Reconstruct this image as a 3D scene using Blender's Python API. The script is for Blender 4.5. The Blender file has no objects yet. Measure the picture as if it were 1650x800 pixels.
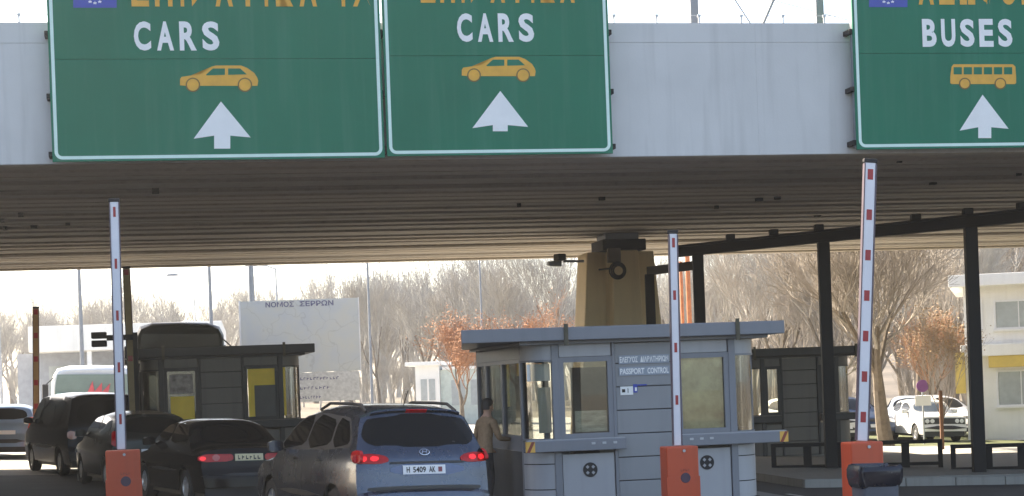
import bpy, bmesh, math, random
from mathutils import Vector, Matrix, Euler
R = math.radians
scene = bpy.context.scene
col = scene.collection

# ------------------------------------------------------------------ camera
FPX, PX0, PY0, ROLL, HC = 3000.0, 825.0, 620.0, R(2.1), 2.0
cam_d = bpy.data.cameras.new('camera')
cam = bpy.data.objects.new('camera', cam_d); col.objects.link(cam)
cam_d.sensor_fit = 'HORIZONTAL'; cam_d.sensor_width = 36.0
cam_d.lens = 36.0 * FPX / 1650.0
cam_d.shift_y = (PY0 - 400.0) / 1650.0
cam_d.clip_start = 0.1; cam_d.clip_end = 4000
cam.matrix_world = Matrix.Translation((0, 0, HC)) @ Euler((R(90), 0, 0)).to_matrix().to_4x4() @ Matrix.Rotation(-ROLL, 4, 'Z')
scene.camera = cam

# ------------------------------------------------------------------ light
SUN_AZ, SUN_EL = R(-50), R(36)      # azimuth from +Y, negative = to the left; the sun stands beyond the canopy
world = bpy.data.worlds.new('World'); scene.world = world; world.use_nodes = True
nt = world.node_tree; bg = nt.nodes['Background']
sky = nt.nodes.new('ShaderNodeTexSky'); sky.sky_type = 'NISHITA'; sky.sun_disc = False
sky.sun_elevation = SUN_EL; sky.sun_rotation = SUN_AZ
sky.air_density = 0.75; sky.dust_density = 1.6; sky.ozone_density = 1.0
nt.links.new(sky.outputs[0], bg.inputs[0]); bg.inputs[1].default_value = 0.145
sun_d = bpy.data.lights.new('sun', 'SUN'); sun_d.energy = 5.0; sun_d.angle = R(0.53); sun_d.color = (1, .95, .87)
sun = bpy.data.objects.new('sun', sun_d); col.objects.link(sun)
sdir = Vector((math.sin(SUN_AZ) * math.cos(SUN_EL), math.cos(SUN_AZ) * math.cos(SUN_EL), math.sin(SUN_EL)))
sun.rotation_euler = sdir.to_track_quat('Z', 'Y').to_euler()
sun.location = (0, 0, 60)
vs = scene.view_settings
vs.view_transform = 'Standard'; vs.look = 'None'; vs.exposure = 1.85; vs.gamma = 1.0; vs.use_curve_mapping = False
vs.use_white_balance = True; vs.white_balance_temperature = 7700; vs.white_balance_tint = 10
scene.render.engine = 'CYCLES'
cy = scene.cycles
cy.use_denoising = True
try: cy.denoiser = 'OPENIMAGEDENOISE'
except Exception: pass
cy.max_bounces = 8; cy.diffuse_bounces = 4; cy.glossy_bounces = 4; cy.transmission_bounces = 6
cy.transparent_max_bounces = 12; cy.volume_bounces = 0
cy.sample_clamp_indirect = 6.0; cy.caustics_reflective = False; cy.caustics_refractive = False

# ------------------------------------------------------------------ pixel helpers
CR, SR = math.cos(ROLL), math.sin(ROLL)
def unroll(px, py):
    dx, dy = px - PX0, py - PY0
    return dx * CR - dy * SR, dx * SR + dy * CR
def P(px, py, D):
    x, y = unroll(px, py)
    return Vector((x * D / FPX, D, HC - y * D / FPX))
def XY(px, D, py=650):
    p = P(px, py, D); return p.x, p.y
def gz(x, y=0):                       # the roads fall gently to the right
    return -0.031 * max(-25.0, min(25.0, x))
A = R(11)                             # canopy, booths and lanes are turned by this
CA, SA = math.cos(A), math.sin(A)
def UW(u, w): return u * CA - w * SA, u * SA + w * CA
def fp(px, py, w):                    # pixel -> (u, z) on the vertical plane w = const of the canopy frame
    x, y = unroll(px, py); x /= FPX; y /= FPX
    D = w / (CA - x * SA)
    return x * D * CA + D * SA, HC - y * D

# ------------------------------------------------------------------ materials
MATS = {}
def mat(name, base, rough=.6, metal=0., var=.12, scale=4., bump=0., bscale=40., coat=0., spec=.5, stretch=None, emit=None):
    if name in MATS: return MATS[name]
    m = bpy.data.materials.new(name); m.use_nodes = True
    n = m.node_tree; b = n.nodes['Principled BSDF']
    b.inputs['Roughness'].default_value = rough; b.inputs['Metallic'].default_value = metal
    b.inputs['Coat Weight'].default_value = coat; b.inputs['Coat Roughness'].default_value = .06
    b.inputs['Specular IOR Level'].default_value = spec
    tc = n.nodes.new('ShaderNodeTexCoord'); mp = n.nodes.new('ShaderNodeMapping')
    n.links.new(tc.outputs['Object'], mp.inputs[0])
    if stretch: mp.inputs['Scale'].default_value = stretch
    if var > 0:
        nz = n.nodes.new('ShaderNodeTexNoise'); nz.inputs['Scale'].default_value = scale; nz.inputs['Detail'].default_value = 7
        nz.inputs['Roughness'].default_value = .62
        n.links.new(mp.outputs[0], nz.inputs['Vector'])
        cr = n.nodes.new('ShaderNodeValToRGB')
        cr.color_ramp.elements[0].position = .3; cr.color_ramp.elements[1].position = .7
        cr.color_ramp.elements[0].color = [c * (1 - var) for c in base] + [1]
        cr.color_ramp.elements[1].color = [min(1, c * (1 + var)) for c in base] + [1]
        n.links.new(nz.outputs['Fac'], cr.inputs[0]); n.links.new(cr.outputs[0], b.inputs['Base Color'])
        rr = n.nodes.new('ShaderNodeMapRange'); rr.inputs[3].default_value = max(0, rough - .08); rr.inputs[4].default_value = min(1, rough + .08)
        n.links.new(nz.outputs['Fac'], rr.inputs[0]); n.links.new(rr.outputs[0], b.inputs['Roughness'])
    else: b.inputs['Base Color'].default_value = list(base) + [1]
    if bump > 0:
        n2 = n.nodes.new('ShaderNodeTexNoise'); n2.inputs['Scale'].default_value = bscale; n2.inputs['Detail'].default_value = 4
        n.links.new(mp.outputs[0], n2.inputs['Vector'])
        bp = n.nodes.new('ShaderNodeBump'); bp.inputs['Strength'].default_value = bump; bp.inputs['Distance'].default_value = .02
        n.links.new(n2.outputs['Fac'], bp.inputs['Height']); n.links.new(bp.outputs[0], b.inputs['Normal'])
    if emit:
        b.inputs['Emission Color'].default_value = list(base) + [1]; b.inputs['Emission Strength'].default_value = emit
    MATS[name] = m; return m
def glass(name, tint=(.90, .91, .88), refl=.03, rough=.02):
    if name in MATS: return MATS[name]
    m = bpy.data.materials.new(name); m.use_nodes = True; n = m.node_tree
    out = n.nodes['Material Output']; n.nodes.remove(n.nodes['Principled BSDF'])
    t = n.nodes.new('ShaderNodeBsdfTransparent'); t.inputs[0].default_value = list(tint) + [1]
    g = n.nodes.new('ShaderNodeBsdfGlossy'); g.inputs['Roughness'].default_value = rough
    lw = n.nodes.new('ShaderNodeLayerWeight'); lw.inputs[0].default_value = .35
    ad = n.nodes.new('ShaderNodeMath'); ad.operation = 'ADD'; ad.use_clamp = True; ad.inputs[1].default_value = refl
    ml = n.nodes.new('ShaderNodeMath'); ml.operation = 'MULTIPLY'; ml.inputs[1].default_value = .8
    n.links.new(lw.outputs['Fresnel'], ml.inputs[0]); n.links.new(ml.outputs[0], ad.inputs[0])
    mx = n.nodes.new('ShaderNodeMixShader'); n.links.new(ad.outputs[0], mx.inputs[0])
    n.links.new(t.outputs[0], mx.inputs[1]); n.links.new(g.outputs[0], mx.inputs[2]); n.links.new(mx.outputs[0], out.inputs[0])
    MATS[name] = m; return m

def translucent(name, base, k=.6):
    m = bpy.data.materials.new(name); m.use_nodes = True; n = m.node_tree; n.nodes.remove(n.nodes['Principled BSDF'])
    d = n.nodes.new('ShaderNodeBsdfDiffuse'); t = n.nodes.new('ShaderNodeBsdfTranslucent'); mx = n.nodes.new('ShaderNodeMixShader'); mx.inputs[0].default_value = k
    d.inputs[0].default_value = t.inputs[0].default_value = list(base) + [1]
    n.links.new(d.outputs[0], mx.inputs[1]); n.links.new(t.outputs[0], mx.inputs[2]); n.links.new(mx.outputs[0], n.nodes['Material Output'].inputs[0])
    MATS[name] = m; return m
def streaked(name, base, dark, rough=.7, amount=.5, bump=.15):
    """weathered surface: cloudy tone, vertical run-off streaks, small dark spots"""
    if name in MATS: return MATS[name]
    m = mat(name, base, rough, var=.07, scale=.7, bump=bump, bscale=30)
    n = m.node_tree; b = n.nodes['Principled BSDF']
    src = b.inputs['Base Color'].links[0].from_socket
    tc = [x for x in n.nodes if x.type == 'TEX_COORD'][0]
    mp = n.nodes.new('ShaderNodeMapping'); mp.inputs['Scale'].default_value = (3.2, 3.2, .18)
    n.links.new(tc.outputs['Object'], mp.inputs[0])
    nz = n.nodes.new('ShaderNodeTexNoise'); nz.inputs['Scale'].default_value = 2.2; nz.inputs['Detail'].default_value = 8
    n.links.new(mp.outputs[0], nz.inputs['Vector'])
    cr = n.nodes.new('ShaderNodeValToRGB'); cr.color_ramp.elements[0].position = .5; cr.color_ramp.elements[1].position = .78
    cr.color_ramp.elements[0].color = (0, 0, 0, 1); cr.color_ramp.elements[1].color = (amount, amount, amount, 1)
    n.links.new(nz.outputs['Fac'], cr.inputs[0])
    mx = n.nodes.new('ShaderNodeMix'); mx.data_type = 'RGBA'
    n.links.new(cr.outputs[0], mx.inputs['Factor']); n.links.new(src, mx.inputs['A']); mx.inputs['B'].default_value = list(dark) + [1]
    n.links.new(mx.outputs['Result'], b.inputs['Base Color'])
    return m

# ------------------------------------------------------------------ mesh builder
class MB:
    def __init__(s): s.v = []; s.f = []
    def add(s, vs, fs):
        o = len(s.v); s.v += [tuple(v) for v in vs]; s.f += [tuple(i + o for i in f) for f in fs]; return s
    def box(s, x0, x1, y0, y1, z0, z1, M=None):
        vs = [Vector((x, y, z)) for z in (z0, z1) for y in (y0, y1) for x in (x0, x1)]
        if M: vs = [M @ v for v in vs]
        return s.add(vs, [(0, 2, 3, 1), (4, 5, 7, 6), (0, 1, 5, 4), (2, 6, 7, 3), (0, 4, 6, 2), (1, 3, 7, 5)])
    def prism(s, poly, fn0, fn1):
        """poly of 2-tuples; fn0/fn1 map to 3D for both caps"""
        n = len(poly); vs = [fn0(*p) for p in poly] + [fn1(*p) for p in poly]
        return s.add(vs, [tuple(range(n))[::-1], tuple(range(n, 2 * n))] + [(i, (i + 1) % n, n + (i + 1) % n, n + i) for i in range(n)])
    def tube(s, pts, rad, n=8, cap=True):
        pts = [Vector(p) for p in pts]
        if not isinstance(rad, (list, tuple)): rad = [rad] * len(pts)
        rings = []
        prev = None
        for i, p in enumerate(pts):
            d = (pts[min(i + 1, len(pts) - 1)] - pts[max(i - 1, 0)])
            if d.length < 1e-9: d = Vector((0, 0, 1))
            d.normalize()
            if prev is None:
                a = Vector((1, 0, 0)) if abs(d.x) < .8 else Vector((0, 1, 0))
                prev = (a - d * a.dot(d)).normalized()
            else:
                prev = prev - d * prev.dot(d)
                prev = prev.normalized() if prev.length > 1e-6 else d.orthogonal().normalized()
            q = d.cross(prev)
            rings.append([p + (prev * math.cos(2 * math.pi * k / n) + q * math.sin(2 * math.pi * k / n)) * rad[i] for k in range(n)])
        vs = [v for r in rings for v in r]; fs = []
        for i in range(len(pts) - 1):
            for k in range(n):
                fs.append((i * n + k, i * n + (k + 1) % n, (i + 1) * n + (k + 1) % n, (i + 1) * n + k))
        if cap: fs += [tuple(range(n))[::-1], tuple(range((len(pts) - 1) * n, len(pts) * n))]
        return s.add(vs, fs)
    def lathe(s, prof, n=20, axis='z', c=(0, 0, 0)):
        vs = []; fs = []
        for r, h in prof:
            for k in range(n):
                a = 2 * math.pi * k / n; x, y = r * math.cos(a), r * math.sin(a)
                p = {'z': (x, y, h), 'x': (h, x, y), 'y': (x, h, y)}[axis]
                vs.append((p[0] + c[0], p[1] + c[1], p[2] + c[2]))
        for i in range(len(prof) - 1):
            for k in range(n): fs.append((i * n + k, i * n + (k + 1) % n, (i + 1) * n + (k + 1) % n, (i + 1) * n + k))
        return s.add(vs, fs)
    def arcwall(s, cx, cy, r0, r1, a0, a1, z0, z1, n=8):
        """curved wall between radii r0<r1"""
        vs = []
        for i in range(n + 1):
            a = a0 + (a1 - a0) * i / n; c, q = math.cos(a), math.sin(a)
            for r in (r0, r1):
                for z in (z0, z1): vs.append((cx + r * c, cy + r * q, z))
        fs = []
        for i in range(n):
            o, p = 4 * i, 4 * i + 4
            fs += [(o, o + 1, p + 1, p), (o + 2, p + 2, p + 3, o + 3), (o, p, p + 2, o + 2), (o + 1, o + 3, p + 3, p + 1)]
        fs += [(0, 2, 3, 1), (4 * n, 4 * n + 1, 4 * n + 3, 4 * n + 2)]
        return s.add(vs, fs)
    def build(s, name, m, parent=None, bevel=0, smooth=False, merge=False, seg=2):
        me = bpy.data.meshes.new(name); me.from_pydata(s.v, [], s.f)
        bm = bmesh.new(); bm.from_mesh(me)
        if merge: bmesh.ops.remove_doubles(bm, verts=bm.verts, dist=1e-4)
        bmesh.ops.recalc_face_normals(bm, faces=bm.faces)
        bm.to_mesh(me); bm.free()
        if smooth:
            for p in me.polygons: p.use_smooth = True
            try: me.set_sharp_from_angle(angle=R(38))
            except Exception: pass
        o = bpy.data.objects.new(name, me); col.objects.link(o)
        if m: me.materials.append(m)
        if parent: o.parent = parent
        if bevel:
            md = o.modifiers.new('bevel', 'BEVEL'); md.width = bevel; md.segments = seg; md.limit_method = 'ANGLE'; md.angle_limit = R(40)
        return o

def tag(o, label=None, cat=None, group=None, kind=None):
    if label: o['label'] = label
    if cat: o['category'] = cat
    if group: o['group'] = group
    if kind: o['kind'] = kind
    return o
def thing(name, label, cat, loc=(0, 0, 0), rz=0, group=None, tilt=False):
    o = bpy.data.objects.new(name, None); o.empty_display_size = .2; col.objects.link(o)
    if tilt:
        o.matrix_world = Matrix.Translation(loc) @ Matrix.Rotation(.031, 4, 'Y') @ Matrix.Rotation(rz, 4, 'Z')
    else:
        o.location = loc; o.rotation_euler = (0, 0, rz)
    return tag(o, label, cat, group)
def copy_tree(o, parent=None):
    c = o.copy(); col.objects.link(c)
    if parent: c.parent = parent
    for ch in list(o.children): copy_tree(ch, c)
    return c
def text_mesh(txt, bold=.02):
    cu = bpy.data.curves.new('t', 'FONT'); cu.body = txt; cu.offset = bold; cu.resolution_u = 4
    ob = bpy.data.objects.new('t', cu); col.objects.link(ob)
    dg = bpy.context.evaluated_depsgraph_get()
    me = bpy.data.meshes.new_from_object(ob.evaluated_get(dg))
    vs = [v.co.copy() for v in me.vertices]; fs = [tuple(p.vertices) for p in me.polygons]
    bpy.data.objects.remove(ob); bpy.data.curves.remove(cu); bpy.data.meshes.remove(me)
    return vs, fs
def text_on(name, txt, fn, parent, m, bold=.02):
    """fn maps normalised (s,t) in 0..1 of the text's bounding box to 3D"""
    if ' ' in txt:
        pos = 0
        for wd in txt.split(' '):
            a, b = pos / len(txt), (pos + len(wd)) / len(txt); pos += len(wd) + 1
            text_on(name, wd, lambda s, t, a=a, b=b: fn(a + (b - a) * s, t), parent, m, bold)
        return
    vs, fs = text_mesh(txt, bold)
    x0 = min(v.x for v in vs); x1 = max(v.x for v in vs); y0 = min(v.y for v in vs); y1 = max(v.y for v in vs)
    mb = MB(); mb.add([fn((v.x - x0) / (x1 - x0), (v.y - y0) / (y1 - y0)) for v in vs], fs)
    me = bpy.data.meshes.new(name); me.from_pydata(mb.v, [], mb.f); me.materials.append(m)
    o = bpy.data.objects.new(name, me); col.objects.link(o); o.parent = parent
    return o

def print_marks(name, n, fn, parent, m, seed=1):
    """illegible small print: a row of short dark strokes, one flat mesh"""
    rnd = random.Random(seed); mb = MB()
    for k in range(n):
        a, b = (k + .12) / n, (k + rnd.uniform(.6, .9)) / n; h = rnd.uniform(.75, 1)
        for (p, q, r, s_) in ((a, a + (b - a) * .35, 0, h), (a + (b - a) * .35, b, rnd.choice((0, .4, .7)), None)):
            s_ = s_ if s_ else r + .28
            mb.add([fn(p, r), fn(q, r), fn(q, s_), fn(p, s_)], [(0, 1, 2, 3)])
    o = mb.build(name, m, parent); o['kind'] = 'stuff'
    return o
# ------------------------------------------------------------------ common materials
M_asph = mat('asphalt', (.052, .052, .054), .82, var=.3, scale=1.3, bump=.35, bscale=120)
M_pave = mat('sunlit_paving', (.40, .385, .35), .9, var=.14, scale=.5, bump=.2, bscale=60)
M_kerb = streaked('kerb_concrete', (.27, .26, .24), (.12, .11, .1))
M_grass = mat('grass_ground', (.10, .115, .045), .95, var=.35, scale=2.0, bump=.4, bscale=60)
M_earth = mat('earth', (.14, .12, .09), .95, var=.25, scale=.3, bump=.3)
M_fascia = streaked('painted_fascia', (.58, .575, .57), (.40, .395, .39), .6, .45, .08)
M_soffit = streaked('soffit_concrete', (.35, .315, .275), (.19, .165, .14), .85, .4, .3)
M_soffit2 = streaked('soffit_concrete_warm', (.42, .37, .31), (.22, .19, .16), .85, .4, .3)
M_colc = streaked('pier_concrete', (.66, .53, .34), (.48, .38, .24), .85, .45, .3)
M_black = mat('black_paint', (.008, .0075, .0075), .75, var=.3, scale=3)
M_steel = mat('grey_steel', (.20, .22, .25), .5, .3, var=.12)
M_galv = mat('galvanised', (.42, .44, .46), .5, .5, var=.15)
M_rub = mat('rubber', (.018, .018, .019), .75, var=.15)
M_dark = mat('dark_interior', (.02, .02, .022), .8, var=.2)
M_white = mat('white_paint', (.78, .78, .78), .5, var=.06)
M_wall = streaked('white_render', (.80, .79, .76), (.6, .58, .54), .85, .25, .1)
M_glass = glass('clear_glass')
M_gdark = mat('tinted_glass', (.006, .007, .008), .03, var=0, spec=.16)
M_red = mat('red_lens', (.50, .006, .010), .2, var=.2, scale=14, spec=.3)
M_orange = streaked('orange_red_paint', (.56, .075, .025), (.3, .045, .02), .45, .35, .03)
# ------------------------------------------------------------------ setting: ground
def sheet(name, poly, m, dz, sub=1.5, kind='structure', n=None):
    """polygon laid on the sloping ground, dz above it; rows in x so the slope is followed"""
    mb = MB(); xs0 = min(p[0] for p in poly); xs1 = max(p[0] for p in poly)
    cuts = sorted(set([xs0, xs1] + [x for x in (-25., 25.) if xs0 < x < xs1]))
    bm = bmesh.new(); vs = [bm.verts.new((p[0], p[1], 0)) for p in poly]; bm.faces.new(vs)
    for x in cuts[1:-1]:
        bmesh.ops.bisect_plane(bm, geom=bm.verts[:] + bm.edges[:] + bm.faces[:], plane_co=(x, 0, 0), plane_no=(1, 0, 0))
    for v in bm.verts: v.co.z = gz(v.co.x) + dz
    bmesh.ops.recalc_face_normals(bm, faces=bm.faces)
    for f in bm.faces:
        if f.normal.z < 0: f.normal_flip()
    me = bpy.data.meshes.new(name); bm.to_mesh(me); bm.free(); me.materials.append(m)
    o = bpy.data.objects.new(name, me); col.objects.link(o); o['kind'] = kind
    return o
def uwpoly(u0, u1, w0, w1): return [UW(u0, w0), UW(u1, w0), UW(u1, w1), UW(u0, w1)]
sheet('ground', [(-900, -300), (900, -300), (900, 1800), (-900, 1800)], M_earth, -.016)
sheet('road', uwpoly(-60, 60, -60, 43.9), M_asph, -.008)
sheet('forecourt', uwpoly(-90, 90, 43.9, 110), M_pave, -.006)
lawn = sheet('lawn', [(11, 58.5), (46, 58.5), (46, 74), (11, 74)], M_grass, .002)
sheet('far_path', [(6, 50.5), (50, 50.5), (50, 58.3), (6, 58.3)], mat('pale_path', (.42, .41, .37), .9, var=.1), .004)
# worn white lane line and lane edge marks on the near road
M_line = mat('worn_line_paint', (.45, .45, .43), .7, var=.35, scale=6)
for k, u in enumerate((-4.5, 1.6, 11.2)):
    for j in range(5):
        o = sheet('lane_marking', uwpoly(u - .06, u + .06, 8 + j * 7, 11 + j * 7), M_line, .002)

def raised(name, u0, u1, w0, w1, h, m, kerb_m=None, kind='structure'):
    """raised island with separate kerb stones along its near and long sides"""
    mb = MB(); pts = uwpoly(u0, u1, w0, w1)
    lo = [(x, y, gz(x) - .1) for x, y in pts]; hi = [(x, y, gz(x) + h) for x, y in pts]
    mb.add(lo + hi, [(3, 2, 1, 0), (4, 5, 6, 7)] + [(i, (i + 1) % 4, 4 + (i + 1) % 4, 4 + i) for i in range(4)])
    o = mb.build(name, m); o['kind'] = kind
    L = 1.0
    n = max(1, int((u1 - u0) / L))
    for k in range(n):
        a, b = u0 + (u1 - u0) * k / n + .006, u0 + (u1 - u0) * (k + 1) / n - .006
        mb = MB(); pp = uwpoly(a, b, w0 - .14, w0 - .002)
        mb.add([(x, y, gz(x) - .1) for x, y in pp] + [(x, y, gz(x) + h + .006) for x, y in pp], [(3, 2, 1, 0), (4, 5, 6, 7)] + [(i, (i + 1) % 4, 4 + (i + 1) % 4, 4 + i) for i in range(4)])
        q = mb.build('kerb_stone', kerb_m or M_kerb, o, bevel=.015)
    return o
M_isl = streaked('island_concrete', (.22, .215, .2), (.1, .1, .09))
raised('booth_island', 5.5, 10.2, 24.0, 33.6, .14, M_isl)
raised('barrier_island', -.85, .1, 25.4, 27.3, .12, M_isl)
raised('bin_island', 8.0, 9.7, 20.6, 22.8, .12, M_isl)
raised('walkway_pavement', 12.2, 40, 34.0, 43.8, .15, M_isl)
raised('lane_island', -1.6, 3.6, 41.0, 48.0, .14, M_isl)
raised('rear_island', 13.6, 19.5, 44.0, 50.5, .14, M_isl)

# ------------------------------------------------------------------ canopy roof
WF, WB = 29.2, 0
ZB = 5.62
u0f, _ = fp(0, 265, WF)
ztop = fp(700, 37, WF)[1]
canopy = thing('canopy_roof', 'huge grey concrete canopy roof with ribbed underside over the checkpoint lanes', 'canopy', (0, 0, 0), A)
UL, UR = -48., 62.
wback = 52.6
random.seed(3)
# fascia panels (painted) with thin joints
edges = [UL]
while edges[-1] < UR: edges.append(edges[-1] + 3.05)
edges[-1] = UR
for a, b in zip(edges[:-1], edges[1:]):
    MB().box(a + .001, b - .001, WF, WF + .22, ZB, ztop - .318).build('fascia_panel', M_fascia, canopy)
    MB().box(a + .001, b - .001, WF - .004, WF + .22, ztop - .315, ztop).build('coping_panel', M_fascia, canopy)
MB().box(UL, UR, WF + .2, WF + .6, ZB + .04, ztop - .03).build('edge_beam', M_soffit, canopy)
MB().box(UL, UR, WF + .6, wback - .35, ZB + .12, ZB + .75).build('roof_slab', M_soffit, canopy)
MB().box(UL, UR, wback - .35, wback, ZB - .02, ZB + .9).build('rear_beam', M_soffit2, canopy)
# ribbed underside: each plank its own piece, slightly stepped
w = WF + .02; k = 0; pitch = .82
while w < wback - .5:
    w1 = min(w + pitch, wback - .36)
    dz = random.uniform(-.035, .03)
    mb = MB()
    prof = [(w + .02, .16), (w + .02, .04 + dz), (w + .06, dz), (w1 - .13, dz + .015), (w1 - .08, dz + .08), (w1 - .08, .16)]
    mb.prism(prof, lambda y, z: (UL, y, ZB + z), lambda y, z: (UR, y, ZB + z))
    mb.build('soffit_plank', random.choice([M_soffit, M_soffit, M_soffit2]), canopy)
    w += pitch; k += 1
for i in range(26):
    fu, fw = random.uniform(-4, 24), WF + random.uniform(.6, 12); fs_ = random.uniform(.03, .07)
    MB().box(fu - fs_, fu + fs_, fw - fs_, fw + fs_, ZB - .05, ZB + .05).build('soffit_fixing', M_black, canopy)
# roof-edge rail posts and wire
for i in range(60):
    u = -14 + .72 * i
    MB().box(u - .013, u + .013, WF + .1, WF + .126, ztop - .01, ztop + .15).box(u - .024, u + .024, WF + .09, WF + .136, ztop + .12, ztop + .16).build('rail_post', M_galv, canopy)
MB().tube([(-14.2, WF + .113, ztop + .145), (28.5, WF + .113, ztop + .145)], .006, 5).build('rail_wire', M_galv, canopy)
# masts that stand on the roof with guy cables
def roof_mast(px, guys, label):
    u, z = fp(px, 36, WF + 1.2)
    x, y = UW(u, WF + 1.2)
    t = thing('roof_mast', label, 'mast', (x, y, ZB + .75), A)
    MB().box(-.07, .07, -.07, .07, -.02, 6.2).build('post', M_steel, t, bevel=.01)
    MB().box(-.14, .14, -.14, .14, -.02, .03).build('base_plate', M_steel, t)
    for (du, z0, z1, r) in guys: MB().tube([(0, 0, z0), (du, .1, z1)], r, 6).build('guy_cable', M_steel, t)
roof_mast(1118, [(2.05, 3.2, .1, .012), (4.9, 2.4, 1.2, .006)], 'grey roof mast with two thin cables sloping down to its right')
roof_mast(1320, [(-1.75, 3.7, .1, .03)], 'grey roof mast braced by one thick diagonal strut')

# ------------------------------------------------------------------ gantry signs
def weather_green():
    m = streaked('sign_green', (.006, .165, .098), (.035, .21, .14), .55, .55, 0)
    m.node_tree.nodes['Principled BSDF'].inputs['Specular IOR Level'].default_value = .2
    return m
M_green = weather_green()
M_swhite = mat('sign_white', (.80, .80, .80), .4, var=.05, scale=3)
M_sborder = mat('sign_border', (.62, .80, .74), .4, var=.05)
M_syel = mat('sign_yellow', (.72, .36, .035), .45, var=.1, scale=6)
M_sdark = mat('sign_outline', (.16, .10, .02), .5, var=.05)
M_flag = mat('flag_blue', (.03, .06, .36), .45, var=.1)
WS = WF - .30
def flat(name, poly_px, m, root, lift, hole=None):
    """flat print: polygon in photo pixels on the sign plane"""
    pts = [fp(x, y, WS) for x, y in poly_px]
    me = bpy.data.meshes.new(name)
    bm = bmesh.new(); vs_ = [bm.verts.new((u, WS - lift, z)) for u, z in pts]
    f = bm.faces.new(vs_); bmesh.ops.triangulate(bm, faces=[f]); bmesh.ops.recalc_face_normals(bm, faces=bm.faces)
    bm.to_mesh(me); bm.free(); me.materials.append(m)
    o = bpy.data.objects.new(name, me); col.objects.link(o); o.parent = root; return o
def circle_px(cx, cy, r, n=20): return [(cx + r * math.cos(2 * math.pi * k / n), cy + r * math.sin(2 * math.pi * k / n)) for k in range(n)]
def sign_text(name, txt, x0, y0, x1, y1, root, m, bold=.018):
    a = fp(x0, y1, WS); b = fp(x1, y1, WS); c = fp(x0, y0, WS)
    zb = (a[1] + b[1]) / 2; h = c[1] - a[1]
    text_on(name, txt, lambda s, t: (a[0] + (b[0] - a[0]) * s, WS - .009, zb + h * t), root, m, bold)
def letters(txt, x0, x1, y0, y1, root, m=None):
    """condensed capitals, one mesh per letter, evenly pitched"""
    wd = [.42 if ch in 'ΙI' else (.6 if ch == ' ' else 1.) for ch in txt]
    g = .34; tot = sum(wd) + g * (len(txt) - 1); k = (x1 - x0) / tot; x = x0
    for ch, w_ in zip(txt, wd):
        if ch != ' ':
            xa, xb = (x, x + w_ * k) if w_ == 1. else (x + .12 * k, x + .12 * k + .2 * k)
            sign_text('letter', ch, xa, y0, xb, y1, root, m or M_swhite, .036)
        x += (w_ + g) * k
def sign(px_l, px_r, py_b, label, ztop_s, seam_y):
    ul, zb = fp(px_l, py_b, WS); ur, zb2 = fp(px_r, py_b, WS); zb = (fp((px_l + px_r) / 2, py_b, WS)[1])
    t = thing('gantry_sign', label, 'sign', (0, 0, 0), A)
    zs = fp((px_l + px_r) / 2, seam_y, WS)[1]
    for (z0, z1) in ((zb, zs - .004), (zs, ztop_s)):
        MB().box(ul, ur, WS, WS + .04, z0, z1).build('sign_panel', M_green, t, bevel=.004)
    # white border line with rounded corners
    r = .13; i0, i1 = .035, .085
    def ring(ins):
        pts = []
        for (cx, cz, a0) in ((ul, zb, 180), (ur, zb, 270), (ur, ztop_s, 0), (ul, ztop_s, 90)):
            sx = 1 if cx == ul else -1; sz = 1 if cz == zb else -1
            rr = r - ins + .02
            ox, oz = cx + sx * (ins + rr), cz + sz * (ins + rr)
            for k in range(7):
                a = R(a0 + 90 * k / 6); pts.append((ox + rr * math.cos(a), oz + rr * math.sin(a)))
        return pts
    o_, i_ = ring(i0), ring(i1); n = len(o_)
    MB().add([(u, WS - .004, z) for u, z in o_] + [(u, WS - .004, z) for u, z in i_],
             [(k, (k + 1) % n, n + (k + 1) % n, n + k) for k in range(n)]).build('border_line', M_sborder, t)
    # support frame behind, with clamps
    for u in (ul + .06, ur - .06, (ul + ur) / 2):
        MB().box(u - .05, u + .05, WS + .045, WS + .16, zb + .05, ztop_s - .1).build('support_post', M_steel, t)
    for z in (zb + .12, zb + 1.0, zb + 1.95):
        for u, sg in ((ul, -1), (ur, 1)):
            MB().box(u - .035 + sg * .02, u + .035 + sg * .02, WS + .02, WF + .004, z - .04, z + .04).build('bracket', M_black, t, bevel=.006)
    return t
def car_icon(root, x0, x1, y0, y1):
    def q(pts): return [(x0 + (x1 - x0) * a, y0 + (y1 - y0) * b) for a, b in pts]
    body = [(0, .55), (.02, .46), (.14, .40), (.26, .36), (.34, .20), (.40, .05), (.46, .0), (.78, 0), (.86, .1), (.95, .3), (.99, .5), (1, .62), (.99, .82), (.10, .82), (0, .80)]
    flat('car_symbol', q(body), M_syel, root, .006)
    flat('window_print', q([(.335, .36), (.42, .12), (.575, .12), (.575, .38), (.335, .40)]), M_green, root, .0085)
    flat('window_print', q([(.615, .12), (.77, .12), (.855, .36), (.615, .38)]), M_green, root, .0085)
    r = (y1 - y0) * .24
    for cx in (.165, .83):
        x = x0 + (x1 - x0) * cx; y = y0 + (y1 - y0) * .78
        flat('wheel_print', circle_px(x, y, r * 1.22), M_green if False else M_sdark, root, .0075)
        flat('wheel_print', circle_px(x, y, r), M_syel, root, .0095)
def arrow(root, tip, l, r_, s0, s1, yb):
    ym = (l[1] + r_[1]) / 2 - 4
    P_ = [tip, r_, (s1, ym), (s1, yb), (s0, yb), (s0, ym), l]
    mb = MB(); mb.add([(lambda q: (q[0], WS - .006, q[1]))(fp(x, y, WS)) for x, y in P_], [(0, 1, 2), (0, 2, 5), (0, 5, 6), (2, 3, 4, 5)])
    mb.build('arrow', M_swhite, root)
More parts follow.
